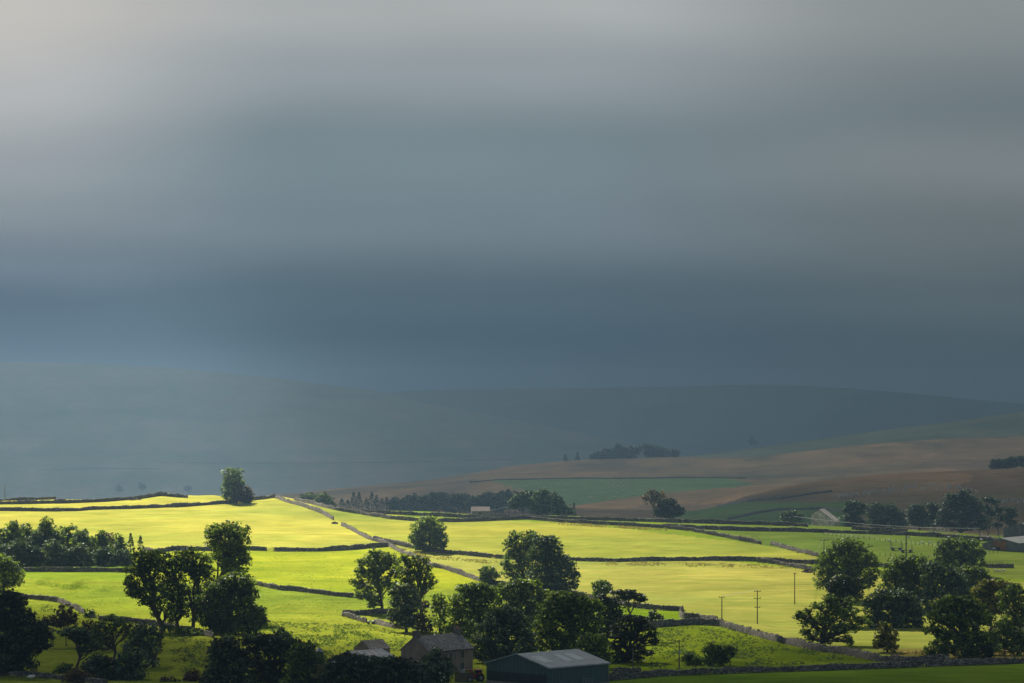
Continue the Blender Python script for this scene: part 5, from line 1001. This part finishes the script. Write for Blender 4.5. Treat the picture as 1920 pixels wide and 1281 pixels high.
# stone heap
def heap(px, py, label, w_=2.2, h_=1.1):
    Y = hit(px, py); r = np.random.default_rng(int(px)); b = MB()
    for i in range(26):
        x, y = r.normal(0, w_ * .4), r.normal(0, .6); s_ = r.uniform(.18, .4); z = max(0, h_ * (1 - abs(x) / w_) * r.random())
        b.box(x - s_, x + s_, y - s_ * .7, y + s_ * .7, z - .1, z + s_)
    o = b.build('stone_heap', M_WALL, None, (Xw(px, Y), Y, gz(px, Y))); tag(o, label, 'stone heap')
heap(1513, 1073, 'heap of fallen stones at the end of the branching wall, left of the oak'); heap(628, 982, 'fallen stones in the broken gap of the hill wall', 1.6, .6)
heap(255, 938, 'stones scattered on the mound under the skyline wall', 3.0, .8)
# ================================================================ POLES, WIRES, FENCES
def pole(px, py, hpx, label, arms=(), Y=None, r_=.14, extra=None, mat=None):
    if Y is None: Y = hit(px, py)
    s = Y / F; h = hpx * s; root = empty('utility_pole', (Xw(px, Y), Y, gz(px, Y)), label, 'pole', 'utility poles')
    b = MB(); b.tube([(0, 0, -.5), (0, 0, h)], [r_ * 1.15, r_ * .8], 8); b.build('post', mat or M_WOOD, root)
    for dy, hw in arms:
        z = h - dy * s; w_ = hw * s; b = MB(); b.box(-w_, w_, -r_ - .1, -r_, z - .08, z + .08)
        ar_ = b.build('crossarm', M_WOOD, root); b = MB()
        for x in (-w_ * .9, 0, w_ * .9): b.tube([(x, -r_ - .05, z + .08), (x, -r_ - .05, z + .32)], [.05, .07], 6)
        b.build('insulator', M_DARK, ar_)
    if extra:
        dx, dy, w_, h_ = extra; b = MB(); b.box(dx * s, (dx + w_) * s, -.25, .25, h - (dy + h_) * s, h - dy * s); b.build('transformer', M_METAL, root)
    return (Xw(px, Y), Y, gz(px, Y) + h)
P1 = pole(1420, 1170, 63, 'brown pole with three crossarms in the pale field', [(2, 6.5), (15, 6.5), (32, 5)])
P2 = pole(1490, 1133, 58, 'slim pole without real crossarms left of the big oak', [(1, 2.5)])
P3 = pole(1353.5, 1165, 46, 'shorter pole with one small crossarm just above the thick shadowed wall', [(1, 5.5)])
P4 = pole(1273.5, 1258, 58, 'pole with two crossarms and a grey box in the tussocky field', [(2, 9), (13, 5)], extra=(-1.5, 21, 3.5, 6))
P5 = pole(1187, 1263, 47, 'bare pole in front of the dark tiered tree by the barn', mat=M_BARKL)
P6 = pole(1545, 1047, 36, 'pole with a wide crossarm in the green field above the oak', [(2, 8)])
P7 = pole(1699, 1052, 54, 'tall dark pole carrying a box, beside the hay trailers', [(22, 2.5)], extra=(1, 8, 6, 2.5), r_=.19)
P8 = pole(1034, 969, 41, 'pale pole standing before the rounded clump of trees on the skyline', Y=1326, mat=M_BARKL)
P9 = pole(1470, 989, 27, 'thin hazy pole left of the little stone field barn', [(2, 5)], Y=1400, mat=M_BARKL)
P10 = pole(1837, 1014, 22, 'small pole at the wall above the light green tree', [(2, 2.5)])
P11 = pole(9, 940, 32, 'thin pole on the skyline at the far left', Y=1430, mat=M_BARKL)
P12 = pole(821, 962, 20, 'tiny hazy pole among the shelter belt trees', Y=1600, mat=M_BARKL)
P13 = (Xw(560, 1600), 1600, Zw(928, 1600))
def wire(a, b_, label, sag=.02, dz=0.25, dx=0.0):
    a = Vector(a) + Vector((dx, -.2, dz)); c = Vector(b_) + Vector((dx, -.2, dz)); Ln = (c - a).length; b = MB(); pts = []
    for i in range(17):
        t = i / 16; p = a.lerp(c, t); p.z -= 4 * sag * Ln * t * (1 - t); pts.append(tuple(p))
    b.tube(pts, .035, 4); o = b.build('power_line', M_WIRE); tag(o, label, 'power line', 'overhead wires')
wire(P9, P10, 'faint overhead wire passing in front of the hazy pines', .006)
wire(P11, P12, 'faint overhead wire from the far left pole across the blue fell', .008)
wire(P6, P7, 'overhead wire between the wide crossarm pole and the tall dark pole', .01)
wire(P2, P6, 'overhead wire from the slim pole up to the wide crossarm pole', .012)
wire(P3, P1, 'overhead wire from the short pole to the three crossarm pole', .012)
wire(P8, P12, 'faint overhead wire left of the pale skyline pole', .008)
def fence(pts, label, sp=2.6, h=1.15):
    q = resample([PG(*p) for p in pts], sp); root = empty('post_fence', q[0], label, 'fence', 'post and wire fences'); root['kind'] = 'thing'
    me0 = None; o0 = q[0]
    for i, p in enumerate(q[:98]):
        if me0 is None:
            b = MB(); b.box(-.06, .06, -.06, .06, -.3, h); po_ = b.build('post', M_BARKL, root); me0 = po_.data
        else:
            po_ = po_.copy(); col.objects.link(po_); po_.parent = root
        p2 = Vector((p.x, p.y, gz(960 + F * p.x / p.y, p.y))); po_.location = p2 - o0; po_.rotation_euler = (random.uniform(-.06, .06), random.uniform(-.06, .06), random.random())
    b = MB()
    for z in (.45, .8, 1.05): b.tube([(p.x - o0.x, p.y - o0.y, gz(960 + F * p.x / p.y, p.y) - o0.z + z) for p in q[:98]], .012, 4, False)
    b.build('wire', M_WIRE, root)
fence([(1545, 1003), (1600, 1009), (1640, 1013), (1700, 1020), (1757, 1026)], 'row of posts crossing the sheep field behind the hay trailers')
fence([(1650, 1043), (1690, 1045), (1752, 1048)], 'shorter row of posts in front of the hay trailers', 2.2)
fence([(1847, 1040), (1870, 1037)], 'short stretch of posts left of the taller boarded shed', 2.2)
fence([(1848, 1060), (1880, 1060)], 'pale close set hurdle posts in front of the rusty shed', .8, 1.3)
fence([(1742, 1243), (1790, 1241)], 'few thin posts by the junction of the two lower right walls', 3.0)
# ================================================================ SHEEP
def sheep_meshes():
    b = MB()
    def ell(c, rx, ry, rz, n=10, m_=7):
        bs = len(b.v)
        for i in range(m_ + 1):
            ph = math.pi * i / m_
            for k in range(n):
                t = 2 * math.pi * k / n; b.v.append((c[0] + rx * math.cos(ph), c[1] + ry * math.sin(ph) * math.cos(t), c[2] + rz * math.sin(ph) * math.sin(t) * (1 + .05 * math.sin(5 * t + i))))
        for i in range(m_):
            for k in range(n): b.f.append((bs + i * n + k, bs + i * n + (k + 1) % n, bs + (i + 1) * n + (k + 1) % n, bs + (i + 1) * n + k))
    ell((0, 0, .62), .58, .27, .29); ell((.52, 0, .74), .22, .15, .18)
    b.tube([(-.55, 0, .7), (-.66, 0, .5)], [.05, .03], 5)
    f = MB()
    f.tube([(.50, 0, .76), (.70, 0, .92), (.86, 0, .84)], [.13, .10, .055], 7)
    for s_ in (-1, 1): f.tube([(.68, s_ * .06, .95), (.66, s_ * .2, .97)], [.035, .015], 5)
    for x in (-.38, .36):
        for y in (-.14, .14):
            f.tube([(x, y, .5), (x + (.05 if x < 0 else 0), y, .25), (x, y, 0)], [.075, .045, .035], 6)
    return b, f
bw, bf = sheep_meshes(); body_me = None
def sheep(px, py, label, grp, rz=None, sc_=1.0, Y=None):
    global body_me, face_me
    if Y is None: Y = hit(px, py)
    root = empty('sheep', (Xw(px, Y), Y, gz(px, Y)), label, 'sheep', grp, random.uniform(0, 6.28) if rz is None else rz)
    root.scale = (sc_,) * 3
    nv = len(bw.v)
    if body_me is None:
        me = bpy.data.meshes.new('sheep_body'); me.from_pydata(bw.v + bf.v, [], bw.f + [tuple(i + nv for i in f) for f in bf.f]); me.materials.append(M_WOOL); me.materials.append(M_FACE)
        me.polygons.foreach_set('material_index', np.array([0] * len(bw.f) + [1] * len(bf.f), np.int32)); me.polygons.foreach_set('use_smooth', np.ones(len(me.polygons), bool)); me.update(); body_me = me
    o = bpy.data.objects.new('body', body_me); col.objects.link(o); o.parent = root
NS = [(1729, 1020, 'sheep grazing just right of the tall dark pole'), (1744, 1020, 'sheep grazing by the posts, second right of the tall dark pole'), (1758, 1023, 'sheep beside the end of the long post row, close to the light green tree'),
 (1779, 1010, 'left of two sheep close together under the far wall'), (1784, 1009, 'right of two sheep close together under the far wall'), (1832, 1013, 'sheep at the foot of the small pole, left one'), (1840, 1015, 'sheep at the foot of the small pole, right one'),
 (1864, 1032, 'single sheep left of the boarded shed roof'), (1736, 1054, 'sheep half hidden behind the domed trees, left one'), (1748, 1056, 'sheep half hidden behind the domed trees, right one'),
 (1867, 1073, 'left of three sheep grazing below the farm yard wall'), (1874, 1074, 'middle of three sheep grazing below the farm yard wall'), (1882, 1073, 'right of three sheep grazing below the farm yard wall'), (1668, 1017, 'pale sheep alone behind the hay trailers')]
for x, y, lb in NS: sheep(x, y, lb, 'sheep in the field by the sheds', rz=random.choice((0.2, 3.0, 2.6, -.4)))
sheep(1272, 976, 'pale sheep looking over the skyline wall beside the windswept bush', 'sheep in the field by the sheds', rz=.1, sc_=1.5, Y=1325)
sheep(58, 1276, 'large cream sheep lying in the shaded corner at the lower left', 'sheep in the field by the sheds', rz=.3, sc_=1.35)
FS = [(987, 914), (1011, 915), (1047, 913), (1049, 910), (1065, 911), (1061, 923), (1144, 909), (1149, 914), (1148, 912), (1157, 913), (1160, 914), (1164, 917), (1170, 913), (1170, 922), (1134, 919), (1158, 927), (1119, 928), (1107, 936), (1110, 934), (1131, 936), (1088, 938), (1087, 941), (1152, 934), (1186, 929), (1242, 920), (1251, 906), (1200, 922), (1383, 914.5), (1406, 913)]
for x, y in FS: sheep(x, y, 'tiny white sheep grazing on the distant hazy green pasture', 'distant sheep on the hazy pasture', sc_=1.7)
# ================================================================ TREE GUARDS
gm_ = MB(); gm_.tube([(0, 0, 0), (0, 0, 1.35)], [.13, .15], 7); me_g = bpy.data.meshes.new('tree_guard'); me_g.from_pydata(gm_.v, [], gm_.f); me_g.materials.append(M_TUBE)
def guard(px, py, label, grp, s_=1.0, Y=None):
    Y = hit(px, py) if Y is None else Y
    o = bpy.data.objects.new('tree_guard', me_g); col.objects.link(o); o.location = PW(px, Y); o.scale = (s_ * 1.3, s_ * 1.3, s_ * random.uniform(.8, 1.2)); o.rotation_euler = (random.uniform(-.08, .08), random.uniform(-.08, .08), 0)
    tag(o, label, 'tree guard', grp)
r = np.random.default_rng(5)
for i in range(150):
    x = r.uniform(1570, 1832); yc = I(x, [1570, 1630, 1680, 1720, 1750, 1785, 1832], [932, 926, 918, 914, 915, 915, 924]); sp_ = I(x, [1570, 1650, 1740, 1785, 1832], [2.5, 4, 6, 5, 1])
    guard(x, yc + r.uniform(-sp_, sp_), 'small pale tube sheltering a young tree on the brown hillside', 'tree guards on the brown hillside', 1.1)
for i in range(32): guard(1868 + r.uniform(0, 56), 941 + r.uniform(-3, 3), 'pale young tree tube high on the brown slope at the right edge', 'tree guards on the slope at the right edge', 1.1)
for i in range(56):
    t = (i + r.random()) / 56; x = 1745 + t * 178; guard(x, I(x, [1745, 1830, 1925], [999, 992, 985]) + r.uniform(-2, 2.5), 'pale young tree tube on the rough ground behind the field wall', 'tree guards behind the field wall', 1.0)
for i in range(26): x = 1868 + r.uniform(0, 56); guard(x, I(x, [1868, 1925], [1010, 1004]) + r.uniform(-1.5, 1.5), 'pale young tree tube on the rough ground behind the field wall', 'tree guards behind the field wall', .9)
# ================================================================ TUFTS
def tufts(name, polys, n, size, mat, seed, label=None, spread=None):
    r = np.random.default_rng(seed); P = []
    for poly, frac in polys:
        xs_ = [p[0] for p in poly]; ys_ = [p[1] for p in poly]; want = int(n * frac); got = 0; tries = 0
        while got < want and tries < want * 8:
            tries += 1; x, y = r.uniform(min(xs_), max(xs_)), r.uniform(min(ys_), max(ys_))
            if not inpoly(np.array([x]), np.array([y]), poly)[0]: continue
            if vnoise(np.array([x * 1.0]), np.array([y * 3.0]), 22, 31)[0] + r.uniform(-.25, .25) < -.02: continue
            Y = hit(x, y); P.append(PW(x, Y)); got += 1
    V = []; Fc = []
    for p in P:
        k = r.integers(5, 10); s_ = size * r.uniform(.5, 1.4)
        for _ in range(k):
            a = r.uniform(0, 6.28); l = s_ * r.uniform(.4, 1.0); bx_, by_ = p.x + r.normal(0, s_ * .35), p.y + r.normal(0, s_ * .35); w_ = s_ * .22
            b0 = len(V); V += [(bx_ - math.cos(a) * w_, by_ - math.sin(a) * w_, p.z - .05), (bx_ + math.cos(a) * w_, by_ + math.sin(a) * w_, p.z - .05), (bx_ + r.normal(0, s_ * .3), by_ + r.normal(0, s_ * .3), p.z + l)]
            Fc.append((b0, b0 + 1, b0 + 2))
    me = np_mesh(name, V, Fc); me.attributes.new('var', 'FLOAT', 'POINT').data.foreach_set('value', np.repeat(np.random.default_rng(seed).random(len(V) // 3), 3).astype(np.float32))
    o = link_mesh(name, me, mat); tag(o, kind='stuff')
tufts('rush_tufts', [([(480, 1165), (690, 1172), (760, 1190), (760, 1222), (600, 1240), (470, 1205)], .45), ([(1225, 1180), (1300, 1176), (1400, 1192), (1535, 1224), (1600, 1236), (1400, 1256), (1215, 1262)], .4), ([(20, 1120), (130, 1142), (160, 1160), (60, 1170)], .05), ([(320, 1182), (400, 1205), (390, 1270), (310, 1270)], .10)], 5200, .42, leafmat('rush_green', (0.075, 0.11, 0.03), (0.15, 0.19, 0.07), .35), 41)
tufts('rough_grass', [([(50, 1078), (240, 1080), (235, 1140), (150, 1135)], .18), ([(455, 1100), (660, 1125), (640, 1165), (480, 1165)], .22), ([(470, 1040), (720, 1032), (800, 1066), (930, 1100), (900, 1104), (690, 1118), (470, 1090)], .4), ([(1070, 1140), (1270, 1150), (1260, 1170), (1100, 1175)], .05), ([(60, 1094), (130, 1096), (190, 1104), (130, 1106)], .15)], 3600, .22, leafmat('grass_blades', (0.16, 0.24, 0.02), (0.26, 0.32, 0.05), .4), 43)
tufts('dry_grass', [([(705, 1016), (800, 1040), (920, 1052), (920, 1058), (780, 1046), (720, 1026)], .3), ([(1030, 978), (1150, 986), (1250, 992), (1250, 996), (1030, 983)], .25), ([(925, 1052), (1340, 1056), (1540, 1064), (1540, 1068), (925, 1056)], .25), ([(1640, 1222), (1900, 1222), (1900, 1238), (1700, 1240)], .2)], 2600, .45, leafmat('dry_blades', (0.22, 0.17, 0.07), (0.34, 0.27, 0.13), .4), 47)
r = np.random.default_rng(77); V = []; Fc = []; tn = []
for pts, lab in WALLS:
    dense = []
    for a, b_ in zip(pts[:-1], pts[1:]):
        n_ = max(1, int(abs(b_[0] - a[0]) / 2.0))
        for i in range(n_): dense.append(tuple(a[k] + (b_[k] - a[k]) * (i + r.random()) / n_ for k in range(len(a))))
    for p in dense:
        if r.random() < .25: continue
        Y = p[2] if len(p) > 2 else hit(p[0], p[1]); Y += r.choice([-1, -1, -1, 1]) * r.uniform(.5, 1.5); q = PW(p[0] + r.uniform(-1, 1), Y); s_ = r.uniform(.2, .6) * (1.6 if r.random() < .08 else 1); t_ = r.random()
        for _ in range(9):
            bx_, by_ = q.x + r.normal(0, .5), q.y + r.normal(0, .15); a = r.uniform(0, 6.28); w_ = s_ * .25; b0 = len(V)
            V += [(bx_ - math.cos(a) * w_, by_ - math.sin(a) * w_, q.z - .05), (bx_ + math.cos(a) * w_, by_ + math.sin(a) * w_, q.z - .05), (bx_ + r.normal(0, s_ * .3), by_, q.z + s_ * r.uniform(.4, 1))]
            Fc.append((b0, b0 + 1, b0 + 2)); tn += [t_] * 3
me = np_mesh('wall_weeds', V, Fc, {'var': np.array(tn)}); tag(link_mesh('undergrowth', me, leafmat('weed_blades', (0.10, 0.13, 0.03), (0.30, 0.26, 0.10), .35)), kind='stuff')
# ================================================================ HAZE
HAZE_D = 1.55e-4
mb = MB(); mb.box(-3400, 3400, -200, 10950, -262, 118)
m, nt = newmat('haze_air')
pv = N(nt, 'ShaderNodeVolumePrincipled', i_Density=HAZE_D, i_Anisotropy=0.2); pv.inputs['Color'].default_value = (0.262, 0.42, 0.62, 1)
out = N(nt, 'ShaderNodeOutputMaterial'); L(nt, pv.outputs[0], out.inputs[1])
tag(mb.build('haze', m), kind='stuff')
